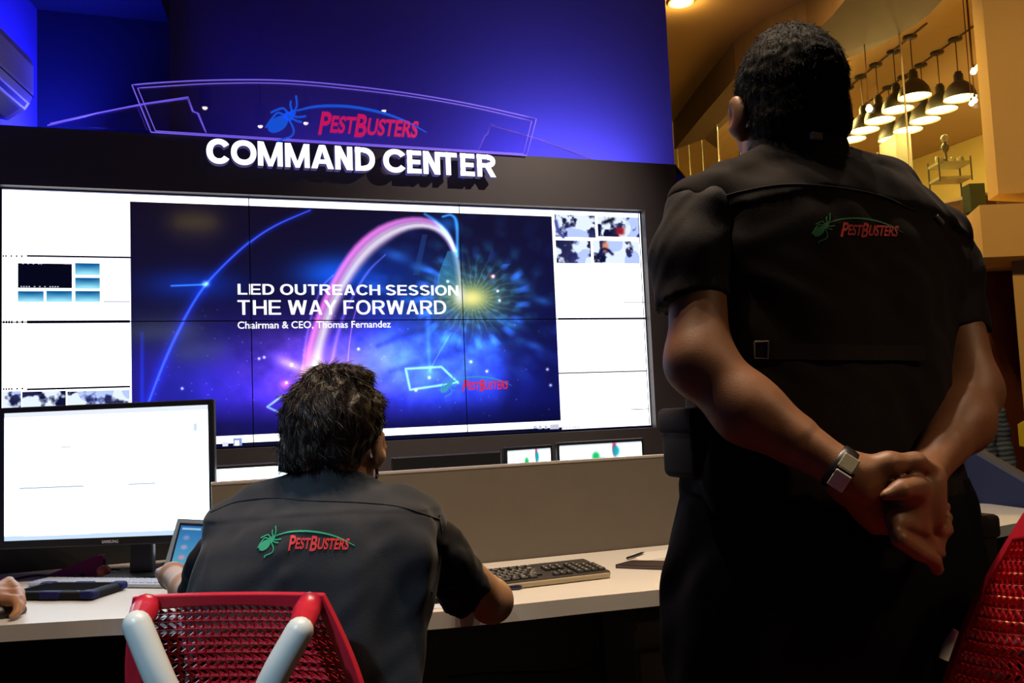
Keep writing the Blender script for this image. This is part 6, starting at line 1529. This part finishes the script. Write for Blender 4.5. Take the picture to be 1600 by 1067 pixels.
    MB().rbox((-.24, -.22, .40), (.24, .24, .455), .025, R, sc_, 3).build('seat', M_redm, t, True)
    MB().rbox((-.07, -.10, .34), (.07, .10, .40), .01, R, sc_).build('tilt_housing', M_softblack, t)
    hub = np.mean([np.array(P[-1]) for P, _ in arms], 0)
    MB().tube(bez([hub, (hub+sc_+up*.36)/2+(0,0,-.02), sc_+up*.37], 10), .022, 10).build('spine', M_arm, t, True)
    MB().tube([sc_+(0,0,.05), sc_+(0,0,.36)], .025, 14).build('gas_column', M_gas, t, True)
    for i in range(5):
        q = 2*math.pi*i/5+.3; d = np.array((math.cos(q), math.sin(q), 0)); l = MB().tube([sc_+(0,0,.10), sc_+d*.15+(0,0,.09), sc_+d*.29+(0,0,.07)], [.026, .022, .015], 8).build('base_leg', M_arm, t, True)
        MB().lathe(sc_+d*.29+(0,0,.03)-np.cross(d, up)*.012, [(.001,0),(.029,0),(.029,.024),(.001,.024)], 14, np.cross(d, up)).build('caster', M_softblack, l, True)
    return t
dC = 1.385
tl, tr = at_d(208, 931, dC+.0), at_d(506, 927, dC+.02); bl, br = at_d(214, 1190, dC-.03), at_d(592, 1195, dC-.01)
fc = np.array((math.sin(math.radians(9)), math.cos(math.radians(9)), 0))
armsA = [([at_d(214, 976, 1.315), at_d(252, 1067, 1.30), at_d(300, 1170, 1.30), at_d(345, 1270, 1.31)], [.0205, .021, .022, .024]), ([at_d(468, 986, 1.315), at_d(424, 1067, 1.30), at_d(385, 1170, 1.30), at_d(355, 1270, 1.31)], [.0205, .021, .022, .024])]
mesh_chair('red mesh chair with white arms on its back, behind the seated person', tl, tr, bl, br, armsA, .045, O2+Ds*.10, fc, top_band=.055)
# second chair at the lower right corner, seen at a slant
dB = 1.22
tl, tr = at_d(1606, 803, 1.25), at_d(1815, 790, 1.06); bl, br = at_d(1468, 1105, 1.27), at_d(1900, 1160, 1.0)
fb = -np.cross((0, 0, 1.), (tr-tl)*(1,1,0)); fb /= np.linalg.norm(fb); cB = (tl+tr+bl+br)/4
armsB = [([tl-fb*.06, (tl+bl)/2-fb*.08+(tr-tl)*.15, (bl+br)/2-fb*.09-(0,0,.12)], [.0205, .021, .024]), ([tr-fb*.06, (tr+br)/2-fb*.08-(tr-tl)*.15, (bl+br)/2-fb*.09-(0,0,.12)], [.0205, .021, .024])]
ch2 = mesh_chair('red mesh chair at the lower right corner, beside the standing person', tl, tr, bl, br, armsB, .05, cB+fb*.24, fb, 20, 15)
ap = [at_d(1484, 1030, 1.31), at_d(1488, 1008, 1.31), at_d(1493, 984, 1.31)]
MB().tube(ap, [.016, .013, .004], 10).build('armrest_tip', M_arm, ch2, True)
# dark office chair tucked under the right table
q5 = at_d(1560, 900, 2.75)*(1,1,0)
oc = thing('office_chair', 'dark chair with a looped armrest tucked under the right table', 'chair', q5)
M_teal = mat('dark blue-green plastic', (.012, .028, .036), .35)
lp_ = [at_d(1532, 876, 2.72), at_d(1536, 892, 2.70), at_d(1556, 893, 2.68), at_d(1575, 884, 2.66), at_d(1584, 872, 2.66)]
MB().tube(bez(lp_, 20), .012, 8).build('armrest', M_teal, oc, True)
zs_ = .40; MB().rbox((-.22, -.22, .40), (.22, .22, .46), .02, rotz(.3), q5+(.12, .02, 0), 2).build('seat', M_softblack, oc, True)
MB().tube([lp_[2], (q5[0]+.05, q5[1], .45)], .014, 8).build('arm_post', M_softblack, oc); MB().tube([q5+(.12,.02,.06), q5+(.12,.02,.41)], .024, 10).build('gas_column', M_gas, oc)
for i in range(5):
    q = 2*math.pi*i/5; d = np.array((math.cos(q), math.sin(q), 0)); MB().tube([q5+(.12,.02,.08), q5+(.12,.02,0)+d*.26+(0,0,.03)], [.022, .014], 8).build('base_leg', M_softblack, oc)
